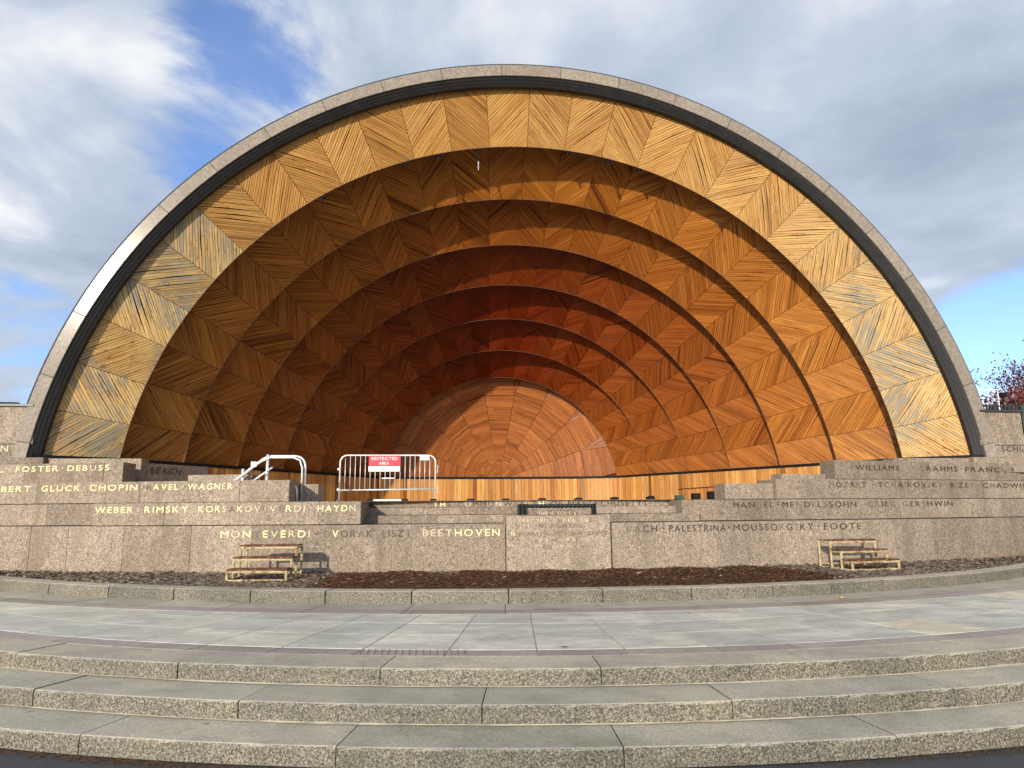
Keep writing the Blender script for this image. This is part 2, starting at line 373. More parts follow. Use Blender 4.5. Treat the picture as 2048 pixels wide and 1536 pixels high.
# ------------------------------------------------------------------ ground
def ground():
    m = MB(); m.box(-1500, 1500, -1500, 1500, -0.3, -0.02); o = m.build('lawn_ground', 'lawn', kind='structure')
    m = MB(); c = (0, 20)
    m.add([(-60, -30, 0), (60, -30, 0), (60, 16, 0), (-60, 16, 0)], [(0, 1, 2, 3)]); o = m.build('asphalt_path', 'asphalt', kind='structure')
ground()

def arc_stone(mb, c, R0, R1, a0, a1, z0, z1, bev=0.012, n=6, wob=0.0, mi=0):
    """stone between radii R0<R1 (R1 is the face towards the viewer), angles a, bevelled top edge"""
    rings = []
    for i in range(n+1):
        a = a0+(a1-a0)*i/n
        e = wob*random.uniform(-1, 1)
        def P(R, z): return (c[0]+R*sin(a), c[1]-R*cos(a), z)
        rings.append([P(R0, z0), P(R1, z0), P(R1+e*0.4, z1-bev+e*0.3), P(R1-bev*0.4, z1-bev*0.3), P(R1-bev, z1), P(R0, z1)])
    mb.sweep(rings, mi)

def steps():
    c = (0, 20.0)
    spec = [(15.06, 14.0, 0.0701, 1), (14.57, 13.5, 0.0056, 2), (14.06, 13.575, -0.056, 3)]
    for R, Rin, j0, k in spec:
        core = MB(); n = 60; zt = k*RISE
        A = -1.0; B = 1.0
        rings = []
        for i in range(n+1):
            a = A+(B-A)*i/n
            rings.append([(R_*sin(a), 20-R_*cos(a), z) for R_, z in ((9.5, 0.0), (R-0.03, 0.0), (R-0.03, zt-0.014), (9.5, zt-0.014))])
        core.sweep(rings)
        root = core.build('granite_step', 'joint', kind='structure')
        st = 0.1273
        a = j0 - st*8
        while a < 1.0:
            if a > -1.0:
                m = MB(); g = 0.0045/R
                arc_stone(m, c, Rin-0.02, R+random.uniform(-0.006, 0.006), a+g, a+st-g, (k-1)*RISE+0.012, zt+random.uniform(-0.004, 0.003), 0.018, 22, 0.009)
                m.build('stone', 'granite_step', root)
            a += st
        # pale mortar bed showing along the foot of each riser
        m = MB(); rings = []
        for i in range(161):
            a = A+(B-A)*i/160; e = 0.011*max(0, sin(a*13+k*2)+sin(a*41+2*k)+0.35*sin(a*97))*random.uniform(0.4, 1)-0.006
            rings.append([(R_*sin(a), 20-R_*cos(a), z) for R_, z in ((R-0.01, (k-1)*RISE+0.003), (R+e+0.004, (k-1)*RISE+0.003), (R-0.01, (k-1)*RISE+0.016+e*0.5))])
        if k > 1: m.sweep(rings); m.build('mortar_bed', 'joint_pale', root)
steps()

def terrace():
    m = MB(); rings = []
    for i in range(61):
        a = -1.0+2.0*i/60
        A = (13.56*sin(a), 20-13.56*cos(a)); 
        b = a*0.9; B = (15.72*sin(b), 25.7-15.72*cos(b))
        rings.append([(A[0], A[1], ZT-0.2), (A[0], A[1], ZT-0.005), (B[0], B[1], ZT-0.005), (B[0], B[1], ZT-0.2)])
    m.sweep(rings); root = m.build('terrace', 'joint_pale', kind='structure')
    def yback(x): return 23.54-sqrt(max(0.1, 14.5**2-x*x))
    def ykerb(x): return 25.7-sqrt(max(0.1, 15.75**2-x*x))
    st = 0.0605
    def radial(a, R): return (R*sin(a), 20-R*cos(a))
    def Rback(a, f):      # radius along the ray where the back line f(x) is met
        lo, hi = 3.0, 13.2
        for _ in range(40):
            md = (lo+hi)/2; x, y = radial(a, md)
            if y > f(x): lo = md
            else: hi = md
        return (lo+hi)/2
    def slab(mb, a0, a1, R0f, R1f, z=ZT):
        g = 0.0018; n = 3; rings = []
        for i in range(n+1):
            a = a0+(a1-a0)*i/n; R0 = R0f(a)+g; R1 = R1f(a)-g
            rings.append([(*radial(a, R0), z-0.06), (*radial(a, R1), z-0.06), (*radial(a, R1), z-0.004), (*radial(a, R1-0.004), z), (*radial(a, R0+0.004), z), (*radial(a, R0), z-0.004)])
        mb.sweep(rings)
    for k in range(-16, 17):
        a0 = (k-0.5)*st; a1 = a0+st; g = 0.0075/12
        m = MB(); slab(m, a0+g, a1-g, lambda a: 13.29, lambda a: 13.565); m.build('border_slab', 'band', root)
        Rb = lambda a: Rback(a, yback)
        rows = [lambda a: 13.28, lambda a: 12.5+0*a, lambda a: 11.75, Rb]
        am = (a0+a1)/2
        rb = Rb(am)
        if rb > 13.1: continue
        rows = [rows[0]] + [(lambda a, q=q: q) for q in (12.5, 11.75, 10.75) if q > rb+0.4] + [Rb]
        for i in range(len(rows)-1):
            m = MB(); slab(m, a0+g, a1-g, rows[i+1], rows[i], ZT+random.uniform(-0.0008, 0.0008)); m.build('paving_slab', 'slab', root)
    # two border courses along the kerb
    for k in range(-14, 15):
        a0 = k*0.078; a1 = a0+0.078
        for (off0, off1, mat) in ((0.0, 0.60, 'granite_step'), (0.605, 0.9, 'band')):
            m = MB(); rings = []
            for i in range(4):
                a = a0+0.0004+(a1-a0-0.0008)*i/3
                R0, R1 = 15.74+off0, 15.74+off1+0.02*cos(a)
                rings.append([(R*sin(a), 25.7-R*cos(a), z) for R, z in ((R0, ZT-0.05), (R1, ZT-0.05), (R1, ZT+0.004), (R0, ZT+0.004))])
            m.sweep(rings); m.build('border_slab', mat, root)
    return root
terrace()

def kerb():
    js = [-0.92, -0.83, -0.74, -0.65, -0.555, -0.4674, -0.3884, -0.3077, -0.2364, -0.1591, -0.0751, 0.0072, 0.088, 0.168, 0.232, 0.296, 0.3506, 0.41, 0.48, 0.56, 0.65, 0.74, 0.83, 0.92]
    m = MB(); rings = []
    for i in range(41):
        a = -0.92+1.84*i/40
        rings.append([(R*sin(a), 25.7-R*cos(a), z) for R, z in ((15.45, ZT-0.1), (15.72, ZT-0.1), (15.72, ZT+0.155), (15.45, ZT+0.155))])
    m.sweep(rings); root = m.build('kerb', 'joint', kind='structure')
    for i in range(len(js)-1):
        m = MB(); arc_stone(m, (0, 25.7), 15.42, 15.75, js[i]+0.0006, js[i+1]-0.0006, ZT+0.002, ZT+0.172+random.uniform(-0.003, 0.003), 0.02, 8, 0.004)
        m.build('kerb_stone', 'granite_step', root)
kerb()

def bed():
    def yk(x): return 25.7-sqrt(15.44**2-x*x) if abs(x) < 15 else 20
    m = MB(); nx, ny = 120, 10; vs = []
    for i in range(nx+1):
        x = -13+26*i/nx
        for j in range(ny+1):
            t = j/ny; y0 = yk(x)-0.05; y1 = wall_y(x)+0.25
            vs.append((x, y0+(y1-y0)*t, 0.585+0.03*t+random.uniform(-0.006, 0.012)))
    m.add(vs, [(i*(ny+1)+j, (i+1)*(ny+1)+j, (i+1)*(ny+1)+j+1, i*(ny+1)+j+1) for i in range(nx) for j in range(ny)])
    m.build('planting_bed', 'litter', smooth=True, kind='structure')
    # bark mulch mounded along the middle
    m = MB(); nx, ny = 150, 26; vs = []
    def mz(x, t):
        e = min(1.0, max(0.0, (4.9-abs(x-0.15))/1.6)); e = e*e*(3-2*e)
        return 0.565 + e*min(1.0, 0.15+t/0.12)*(0.045+0.035*sin(pi*min(1, t*1.15))+0.005*t) + 0.012*sin(x*5.1+t*3)*e
    def my(x, t):
        y0 = yk(x)+0.0; y1 = wall_y(x)+0.05
        return y0+(y1-y0)*t
    for i in range(nx+1):
        x = -5.0+10.3*i/nx
        for j in range(ny+1):
            t = j/ny; vs.append((x, my(x, t), mz(x, t)+random.uniform(-0.008, 0.014)))
    m.add(vs, [(i*(ny+1)+j, (i+1)*(ny+1)+j, (i+1)*(ny+1)+j+1, i*(ny+1)+j+1) for i in range(nx) for j in range(ny)], 0)
    for k in range(15000):
        x = random.uniform(-4.7, 5.0); t = random.random()
        if random.random() > (4.9-abs(x-0.15))/0.9: continue
        p = Vector((x, my(x, t), mz(x, t)+random.uniform(0.004, 0.02)))
        a = random.uniform(0, pi); L = random.uniform(0.02, 0.075); W = random.uniform(0.006, 0.016)
        d = Vector((cos(a), sin(a), random.uniform(-0.35, 0.35))).normalized()*L; s = Vector((-sin(a), cos(a), random.uniform(-0.5, 0.5))).normalized()*W
        r = random.random(); mi = 1 if r < 0.72 else (2 if r < 0.985 else 3)
        m.add([p-d, p+s*0.8+Vector((0, 0, W*0.4)), p+d, p-s*0.8], [(0, 1, 2, 3)], mi)
    o = m.build('mulch', ['mulch', 'chipA', 'chipB', 'chipC'], kind='stuff'); tag(o, 'dark brown bark mulch heaped below the dedication block', 'mulch')
    m = MB()
    for k in range(9000):
        x = random.choice((-1, 1))*random.uniform(4.0, 12.6); t = random.random()**0.9
        y0 = yk(x); y1 = wall_y(x); p = Vector((x, y0+(y1-y0)*t, 0.59+0.03*t+random.uniform(0.0, 0.03)))
        a = random.uniform(0, pi); L = random.uniform(0.015, 0.06); W = random.uniform(0.008, 0.025)
        d = Vector((cos(a), sin(a), random.uniform(-0.4, 0.4)))*L; s = Vector((-sin(a), cos(a), random.uniform(-0.6, 0.6)))*W
        r = random.random(); m.add([p-d, p+s, p+d, p-s], [(0, 1, 2, 3)], 0 if r < 0.45 else (1 if r < 0.82 else 2))
    o = m.build('leaf_litter', ['chipD', 'chipE', 'chipC'], kind='stuff'); tag(o, 'scattered leaf and twig litter at the ends of the bed', 'litter')
bed()

# ------------------------------------------------------------------ granite stage wall
GLYPH = {}
def glyph(ch):
    if ch not in GLYPH:
        cu = bpy.data.curves.new('g', 'FONT'); cu.body = ch; cu.extrude = 0.02; cu.resolution_u = 3
        o = bpy.data.objects.new('g', cu); COL.objects.link(o)
        dg = bpy.context.evaluated_depsgraph_get(); me = o.evaluated_get(dg).to_mesh()
        vs = [tuple(v.co) for v in me.vertices]; fs = [tuple(p.vertices) for p in me.polygons]
        xs = [v[0] for v in vs] or [0]; ys = [v[1] for v in vs] or [0]
        GLYPH[ch] = (vs, fs, min(xs), max(xs))
        o.evaluated_get(dg).to_mesh_clear(); bpy.data.objects.remove(o); bpy.data.curves.remove(cu)
    return GLYPH[ch]
CAP = 0.729
def word(mb, text, styles, x0, x1, zb, h, place, gapk=0.32, depth=0.008):
    """letters fitted between x0 and x1 (plan units); place(x, z, out) -> 3D"""
    if text == '.':
        r = h*0.13; zc_ = zb+h*0.5
        vs = [place(x0+r*cos(a*pi/4), zc_+r*sin(a*pi/4), depth) for a in range(8)]+[place(x0+r*cos(a*pi/4), zc_+r*sin(a*pi/4), -0.01) for a in range(8)]
        mb.add(vs, [tuple(range(8))]+[(i, 8+i, 8+(i+1) % 8, (i+1) % 8) for i in range(8)], styles); return
    w = []
    for ch in text:
        if ch == ' ': w.append(0.35); continue
        g = glyph(ch); w.append(g[3]-g[2])
    tot = sum(w)+gapk*CAP*(len(text)-1); sx = (x1-x0)/tot; sy = h/CAP
    x = x0
    for i, ch in enumerate(text):
        if ch != ' ':
            g = glyph(ch); stl = styles[i] if isinstance(styles, (list, tuple)) else styles
            if stl is not None:
                mb.add([place(x+(v[0]-g[2])*sx, zb+v[1]*sy, depth if v[2] > 0 else -0.01) for v in g[0]], g[1], stl)
        x += (w[i]+gapk*CAP)*sx

BU0, BU1 = 0.32, 0.66
def wall():
    root = thing('stage_wall', 'long stepped granite stage wall carved with rows of composers\' names', 'wall', (0, 13.15, ZBED))
    def curved(x0, x1, s, z0, z1, depth=0.5, name='granite_block', mat='granite', gap=0.0065, n=None, yfn=None):
        m = MB(); n = n or max(2, int(abs(x1-x0)/0.5)); rings = []; b = 0.006
        f = yfn or (lambda x: wall_y(x, s))
        e = random.uniform(-0.003, 0.003)
        xs = [x0+gap, x0+gap+b]+[x0+(x1-x0)*i/n for i in range(1, n)]+[x1-gap-b, x1-gap]
        for i, x in enumerate(xs):
            k = 0.004 if i in (0, len(xs)-1) else 0
            y = f(x)+e+k; g = gap
            rings.append([(x, y+depth, z0+g), (x, y+b*0.7, z0+g), (x, y, z0+g+b), (x, y, z1-g-b*1.2), (x, y+b, z1-g), (x, y+depth, z1-g)])
        m.sweep(rings); return m.build(name, mat, root)
    def core(x0, x1, s, z0, z1, depth=0.5, yfn=None):
        m = MB(); n = max(2, int(abs(x1-x0)/0.5)); f = yfn or (lambda x: wall_y(x, s))
        m.sweep([[(x, f(x)+depth*0.95, z0+0.008), (x, f(x)+0.012, z0+0.008), (x, f(x)+0.012, z1-0.012), (x, f(x)+depth*0.95, z1-0.012)] for x in [x0+0.01+(x1-x0-0.02)*i/n for i in range(n+1)]])
        m.build('mortar', 'mortar', root)
    def course(js, s, z0, z1, depth=0.5):
        core(js[0], js[-1], s, z0, z1, depth)
        for a, b in zip(js[:-1], js[1:]): curved(a, b, s, z0, z1, depth)
    # course 1
    course([-8.68, -7.96, -6.67, -5.53, -4.18, -2.99, -1.81, -0.95], 0, 0.45, Z1, 0.8)
    course([0.97, 2.02, 3.06, 4.15, 6.23, 6.48, 7.93, 8.68], 0, 0.45, Z1, 0.8)
    course([-14.5, -11.2, -9.94, -9.15, -8.68], 0.13, 0.45, Z1, 0.6); course([8.68, 10.3, 12.2, 14.5], 0.13, 0.45, Z1, 0.6)
    # the dedication block stands proud of the wall
    flat = lambda x: 13.05+0.0145*x*x
    core(-0.95, 0.97, 0, 0.45, 1.60, 0.8, flat); curved(-0.95, 0.97, 0, 0.45, 1.60, 0.8, 'dedication_block', yfn=flat)
    curved(-0.56, 0.62, 0, 1.60, 1.72, 0.5, 'dedication_block', yfn=flat, gap=0.0015)
    # steps up to the stage between the wings
    for i, (s, z0, z1, xa, xb) in enumerate(((0.67, Z1, 1.612, -3.75, 2.98), (1.22, 1.612, 1.757, -3.75, 2.70), (1.67, 1.757, 1.90, -3.75, 2.66))):
        js = [xa, -2.2+0.5*i, -0.9+0.3*i, 0.9-0.2*i, xb]
        core(xa, xb, s, z0, z1, 1.2)
        for a, b in zip(js[:-1], js[1:]): curved(a, b, s, z0, z1, 1.2, 'step_stone', gap=0.003)
    # course 2
    course([-8.68, -7.25, -5.82, -4.35, -3.58], 0.1, Z1, Z2, 1.4)
    course([2.66, 3.36, 4.97, 6.29, 7.80, 9.3], 0.79, Z1, Z2, 1.0)
    course([-14.5, -11.8, -10.17, -8.67, -7.97, -6.76, -5.97, -5.01], 0.55, Z2, Z3, 0.9)
    course([-14.5, -11.8, -9.9, -8.66], 0.552, Z1, Z2, 0.9)
    # course 3, right wing and the cheek blocks beside the stairs
    course([4.80, 6.53, 7.88, 8.71, 10.4, 12.3, 14.5], 0.90, Z2, Z3, 0.9); course([9.3, 10.9, 14.5], 0.902, Z1, Z2, 0.9)
    course([3.69, 4.42, 4.80], 1.02, Z2, 2.215, 0.6)
    curved(5.2, 6.6, 1.42, Z3, 2.435, 0.5)
    curved(-7.37, -6.0, 1.5, Z3-0.4, 2.465, 0.5); curved(-5.11, -4.62, 1.5, Z2, 2.25, 0.7)
    # course 4
    course([-14.5, -12.4, -10.8, -8.99, -8.57], 1.0, Z3, Z4, 0.6)
    course([6.30, 7.9, 8.89, 10.7, 12.6, 14.5], 1.0, Z3, Z4, 0.6)
    # course 5, level with the arch
    plane = lambda x: YRIM+0.03
    for sg in (-1, 1):
        js = [11.10, 11.9, 13.3, 14.6]
        for z0, z1 in ((2.5, 3.16), (3.16, Z5)):
            a = js if z0 < 3 else [10.85, 12.3, 14.6]
            core(min(sg*a[0], sg*a[-1]), max(sg*a[0], sg*a[-1]), 0, z0, z1, 0.6, plane)
            for p, q in zip(a[:-1], a[1:]): curved(min(sg*p, sg*q), max(sg*p, sg*q), 0, z0, z1, 0.6, yfn=plane)
        # plinth below the ledge of the shell
        f2 = lambda x: YRIM-0.05+0.0*x
        curved(min(sg*8.6, sg*10.55), max(sg*8.6, sg*10.55), 0, 2.35, 2.86, 0.4, 'plinth', yfn=lambda x: 16.15)
        curved(min(sg*10.55, sg*11.2), max(sg*10.55, sg*11.2), 0, 2.35, 2.875, 0.35, 'plinth', yfn=f2)
        m = MB(); m.box(min(sg*10.9, sg*14.7), max(sg*10.9, sg*14.7), YRIM-0.02, YRIM+0.75, Z5, Z5+0.05); m.build('coping', 'flash', root)
    # names: g gold, p worn gold, d dark, f faint, x missing
    S = {'g': 0, 'p': 1, 'd': 2, 'f': 3, 'x': None}
    H_ = 0.118
    rows = [
     (1.0, 2.553, [('L', 'g', -11.45, -11.302), ('.', 'p', -11.168, 0), ('FOSTER', 'gggggg', -11.01, -10.02), ('.', 'p', -9.917, 0), ('DEBUSSY', 'gggpggf', -9.802, -8.687)]),
     (0.55, 2.127, [('BERT', 'gggg', -10.986, -10.319), ('GLUCK', 'ggggg', -10.072, -9.226), ('.', 'p', -9.14, 0), ('CHOPIN', 'gggggg', -9.022, -8.024), ('.', 'p', -7.932, 0), ('RAVEL', 'fgggg', -7.839, -7.189), ('.', 'p', -7.089, 0), ('WAGNER', 'ggggpg', -6.999, -6.117)]),
     (0.1, 1.695, [('WEBER', 'ggggg', -8.629, -7.876), ('.', 'p', -7.767, 0), ('RIMSKY', 'gggggg', -7.639, -6.794), ('KORSAKOV', 'gggpfgpp', -6.603, -5.434), ('.', 'p', -5.341, 0), ('VERDI', 'pfgpp', -5.257, -4.61), ('.', 'p', -4.499, 0), ('HAYDN', 'ggggp', -4.371, -3.684)]),
     (0.0, 1.237, [('MONTEVERDI', 'gpgfgpgpgp', -6.117, -4.482), ('.', 'd', -4.346, 0), ('DVORAK', 'fgddfd', -4.228, -3.353), ('LISZT', 'fdddf', -3.173, -2.66), ('BEETHOVEN', 'ppppggggg', -2.444, -1.06)]),
     (0.0, 1.278, [('BACH', 'ffdd', 1.302, 1.878), ('.', 'd', 2.004, 0), ('PALESTRINA', 'd'*10, 2.111, 3.233), ('.', 'd', 3.304, 0), ('MOUSSORGSKY', 'ddddddfdfdd', 3.395, 5.078), ('.', 'd', 5.199, 0), ('FOOTE', 'ddddd', 5.321, 6.165)]),
     (0.79, 1.713, [('HANDEL', 'dddfdd', 3.76, 4.65), ('.', 'd', 4.75, 0), ('MENDELSSOHN', 'ddfdfdfdddd', 4.85, 6.63), ('GRIEG', 'ffddf', 6.91, 7.65), ('GERSHWIN', 'fddfdddd', 7.84, 9.25)]),
     (0.90, 2.128, [('MOZART', 'fdfdfd', 6.08, 7.0), ('.', 'd', 7.18, 0), ('TCHAIKOVSKY', 'ddfdfdddfdf', 7.31, 9.13), ('BIZET', 'dfddf', 9.35, 10.11), ('CHADWICK', 'dfdddddd', 10.38, 12.13)]),
     (1.0, 2.50, [('.', 'd', 6.739, 0), ('WILLIAMS', 'd'*8, 6.842, 7.998), ('BRAHMS', 'fddddd', 8.609, 9.723), ('.', 'd', 9.849, 0), ('FRANCK', 'dddddf', 9.976, 11.356), ('SAINT', 'ddddd', 11.535, 12.632)]),
    ]
    for s, zb, ws in rows:
        for t, st, a, b in ws:
            m = MB()
            def place(x, z, o, s=s): 
                dy = 0.029*x; k = 1/sqrt(1+dy*dy); return (x+dy*k*o, wall_y(x, s)-o, z)
            word(m, t, S[st] if t == '.' else [S[q] for q in st], a, b, zb, H_+(0.01 if s == 0 else 0), place)
            if m.v: m.build('separator_dot' if t == '.' else 'carved_name', ['gold', 'gold_pale', 'letter_dark', 'letter_faint'], root)
    # stone facing at the foot of the shell behind the left wing
    A_, B_ = Vector((-9.46, 17.02, 0)), Vector((-8.19, 19.18, 0)); d_ = (B_-A_); n_ = Vector((d_.y, -d_.x, 0)).normalized()
    m = MB(); c_ = (A_+B_)/2-n_*0.02; m.obox((c_.x, c_.y, 2.36), d_/2, n_*0.05, (0, 0, 0.49)); m.build('granite_block', 'granite', root)
    def onb(x, z, o):
        p = A_+d_*x+n_*(0.03+o); return (p.x, p.y, z)
    m = MB(); word(m, 'BEACH', 2, BU0, BU1, 2.625, 0.15, onb); m.build('carved_name', ['gold', 'gold_pale', 'letter_dark', 'letter_faint'], root)
    for t, a, b, zb in (('N', -11.477, -11.33, 3.0), ('SCHU', 11.36, 11.97, 3.01)):
        m = MB(); word(m, t, 1 if a < 0 else 2, a, b, zb, 0.13, lambda x, z, o: (x, YRIM+0.03-o, z)); m.build('carved_name', ['gold', 'gold_pale', 'letter_dark', 'letter_faint'], root)
    m = MB()
    word(m, 'THE COMMONWEALTH OF MASSACHUSETTS', [S[q] if q != ' ' else None for q in 'ggf fpdddpdfdfdg dd ddddddddddddd'], -2.29, 2.18, 1.777, 0.10, lambda x, z, o: (x, wall_y(x, 1.67)-o, z)); m.build('carved_name', ['gold', 'gold_pale', 'letter_dark', 'letter_faint'], root)
    for t, st, a, b, zb in (('THIS HATCH SHELL', 'p', -0.36, 0.42, 1.60), ('ERECTED UNDER THE', 'p', -0.72, 0.62, 1.475), ('WILL OF MARIA HATCH', 'f', -0.36, 0.44, 1.375), ('IS DEDICATED TO PUBLIC SERVICE', 'f', -0.86, 0.90, 1.245), ('AS A MEMORIAL TO', 'p', -0.42, 0.55, 1.125), ('EDWARD HATCH', 'p', -0.33, 0.46, 1.005)):
        m = MB(); sl = [S[st] if random.random() < 0.72 else 3 for _ in t]
        if t.startswith('IS'): sl[0] = sl[1] = 0
        word(m, t, sl, a, b, zb, 0.062, lambda x, z, o: (x, flat(x)-o, z), depth=0.005); m.build('carved_line', ['gold', 'gold_pale', 'letter_dark', 'letter_faint'], root)
wall()

m = MB(); m.add([(-5, 14.9, STAGE), (-3.4, 14.75, STAGE), (2.6, 14.75, STAGE), (5, 15.1, STAGE), (9, 17.2, STAGE), (9, 28.5, STAGE), (-9, 28.5, STAGE), (-9, 17.2, STAGE)], [(0, 1, 2, 3, 4, 5, 6, 7)]); m.build('stage_floor', 'floor', kind='structure')

# ------------------------------------------------------------------ the shell
LIPD = [17.11+1.534*i for i in range(7)]
LIPR = [9.605, 8.715, 7.82, 6.933, 6.10, 5.217, 4.386]
def pol(R, D, a): return (R*sin(a), D, zc(D)+R*cos(a))
def shell():
    root = thing('band_shell', 'huge half dome concert shell lined with orange brown timber chevrons under a granite arch', 'band shell', (0, YRIM, STAGE))
    AMAX = radians(82.2)
    # granite arch
    J = [(-10.5+i)*0.1337 for i in range(22)]
    J = [-AMAX]+[a for a in J if abs(a) < AMAX-0.02]+[AMAX]
    m = MB()
    n = 120
    m.sweep([[pol(R, y, -AMAX+2*AMAX*i/n) for R, y in ((11.07, YRIM+0.012), (11.325, YRIM+0.012), (11.325, YRIM+0.6), (11.07, YRIM+0.6))] for i in range(n+1)])
    arch = m.build('arch', 'joint', root)
    z0 = 1.335
    def P0(R, y, a): return (R*sin(a), y, z0+R*cos(a))
    for a0, a1 in zip(J[:-1], J[1:]):
        m = MB(); g = 0.0009; k = 6; rings = []
        for i in range(k+1):
            a = a0+g+(a1-a0-2*g)*i/k
            rings.append([P0(11.05, YRIM+0.55, a), P0(11.05, YRIM+0.006, a), P0(11.056, YRIM, a), P0(11.334, YRIM, a), P0(11.34, YRIM+0.006, a), P0(11.34, YRIM+0.55, a)])
        m.sweep(rings); m.build('arch_block', 'granite_rim', arch)
    m = MB(); m.sweep([[P0(R, y, -1.36+2.72*i/n) for R, y in ((11.345, YRIM+0.05), (11.345, YRIM+0.75), (11.42, YRIM+0.75), (11.42, YRIM+0.08))] for i in range(n+1)]); m.build('roof_edge', 'flash', root, smooth=False)
    # stepped bronze moulding inside the arch
    prof = [(11.055, YRIM+0.03), (11.0, YRIM+0.07), (10.99, YRIM+0.075), (10.99, YRIM+0.085), (10.94, YRIM+0.125), (10.93, YRIM+0.13), (10.93, YRIM+0.14), (10.87, YRIM+0.19), (10.87, YRIM+0.30), (11.05, YRIM+0.30)]
    m = MB(); m.sweep([[P0(R, y, -AMAX+2*AMAX*i/n) for R, y in prof] for i in range(n+1)]); m.build('moulding', 'dark_metal', root)
    # rings
    starts = [(YRIM+0.27, 11.02)]
    for i in range(6): starts.append((LIPD[i]+0.03, LIPR[i]+OFF[i]))
    NP = 14
    for k in range(7):
        D0, R0 = starts[k]; D1, R1 = LIPD[k], LIPR[k]
        Ls = hypot(D1-D0, R0-R1); tD, tR = (D0-D1)/Ls, (R0-R1)/Ls; nD, nR = -tR, tD
        ab = pi/2-asin((ZL-0.03-zc(D0))/R0); ab += 0.004; de = ab/NP; Rm = (R0+R1)/2
        def fn(u, v, o, a0=0.0, D1=D1, R1=R1, tD=tD, tR=tR, nD=nD, nR=nR, Rm=Rm):
            D = D1+tD*v+nD*o; R = R1+tR*v+nR*o; return pol(R, D, a0+u/Rm)
        m = MB(); nn = 112; A = []
        rr = []
        for i in range(nn+1):
            a = -ab-0.03+(2*ab+0.06)*i/nn
            rr.append([fn(0, 0.0, -0.02, a), fn(0, Ls, -0.02, a), fn(0, Ls, -0.06, a), fn(0, 0.0, -0.06, a)])
        m.sweep(rr)
        ring = m.build('shell_ring', 'backing', root)
        # lip board and the return behind it
        nxt = starts[k+1][1] if k < 6 else R1+0.45
        m = MB(); rr = []
        for i in range(nn+1):
            a = -ab-0.03+(2*ab+0.06)*i/nn
            rr.append([pol(R, D, a) for R, D in ((R1+0.012, D1-0.004), (R1-0.012, D1-0.002), (R1-0.012, D1+0.026), (nxt+0.03, D1+0.028), (nxt+0.03, D1+0.012), (R1+0.012, D1+0.012))])
        m.sweep(rr); m.build('lip', 'lip', ring)
        for side in (-1, 1):
            for j in range(NP):
                a0 = side*j*de; w = de*Rm
                poly = [(0, 0), (w, 0), (w, Ls), (0, Ls)] if side > 0 else [(-w, 0), (0, 0), (0, Ls), (-w, Ls)]
                g = 0.006; poly = [(p[0]+(g if p[0] == min(q[0] for q in poly) else -g), p[1]) for p in poly]
                even = (j % 2 == 0)
                ang = radians(135 if (side > 0) == even else 45) + radians(random.uniform(-1.5, 1.5))
                if k == 0:
                    wz = 0.30 + 0.25*(j/13.0)
                    if side > 0: wz += 0.42*max(0, (j-3)/10)
                    elif j in (8, 9, 10, 11, 12, 13): wz += 0.62
                    if j >= 9: wz += 0.12
                    wz = min(1.0, max(0.05, wz+random.uniform(-0.08, 0.08)))
                    if j <= 6 and side < 0: wz *= 0.55
                else:
                    wz = max(0, (0.30 if k == 1 else 0.12)*(j/13.0)+random.uniform(-0.03, 0.03))
                m = MB()
                slats(m, poly, ang, 0.060 if k < 4 else 0.052, lambda u, v, o, a0=a0: fn(u, v, o, a0), wz, 0.52+random.uniform(-0.06, 0.06), 0.13 if k == 0 else 0.16, deep=(0, 0.18, 0.48, 0.88, 1.0, 1.0, 1.0)[k]*(1.0-0.42*(j/13.0)**1.5), seglen=2.2)  # deep: redder inner finish, plus crown shade painted into the panel colour
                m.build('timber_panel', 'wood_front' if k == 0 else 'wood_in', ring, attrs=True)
    # back wall: a fan of timber
    cz = 2.80; RB = 4.9
    def fb(u, v, o): return (u, 27.35-0.030*(u*u+v*v)-o, cz+v)
    m = MB(); vs = [fb(0, 0, -0.05)]; 
    for rI in (1.3, 2.5, 3.7, RB+0.2):
        vs += [fb(rI*cos(pi*1.06*i/24-0.1), rI*sin(pi*1.06*i/24-0.1), -0.09) for i in range(25)]
    m.add(vs, [(0, 1+i, 2+i) for i in range(24)]+[(25*q+1+i, 25*q+26+i, 25*q+27+i, 25*q+2+i) for q in range(3) for i in range(24)]); back = m.build('back_wall', 'backing', root)
    NS = 9
    for i in range(NS):
        a0 = pi*i/NS; a1 = pi*(i+1)/NS; am = (a0+a1)/2; q = radians(4.2)
        P = lambda r, a: (r*cos(a), r*sin(a))
        bands = [(0.0, 1.35), (1.35, 2.35), (2.35, 3.3), (3.3, RB)]
        for bi, (r0, r1) in enumerate(bands):
            if bi < 3: poly = [P(r0, a0), P(r1, a0), P(r1, a1), P(r0, a1)] if r0 > 0 else [(0, 0), P(r1, a0), P(r1, a1)]
            else: poly = [P(r0, a0), P(r1, a0+q), P(r1, a1-q), P(r0, a1)]
            cx_, cy_ = sum(p[0] for p in poly)/len(poly), sum(p[1] for p in poly)/len(poly); poly = [(cx_+(p[0]-cx_)*0.985, cy_+(p[1]-cy_)*0.985) for p in poly]
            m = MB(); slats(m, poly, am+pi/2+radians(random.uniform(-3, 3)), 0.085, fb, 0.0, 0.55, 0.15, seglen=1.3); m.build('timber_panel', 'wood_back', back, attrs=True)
        if i > 0:
            for sg in (-1, 1):
                poly = [P(3.3, a0), P(RB, a0), P(RB, a0+sg*q)]
                if sg < 0: poly = poly[::-1]
                m = MB(); slats(m, poly, a0+sg*radians(9), 0.06, fb, 0.0, 0.45, 0.15); m.build('timber_panel', 'wood_back', back, attrs=True)
    # foot of the shell: dark ledge with upright boards below
    def bx(k, dz=0.0):
        D = LIPD[k]; return sqrt(LIPR[k]**2-(ZL-zc(D))**2)
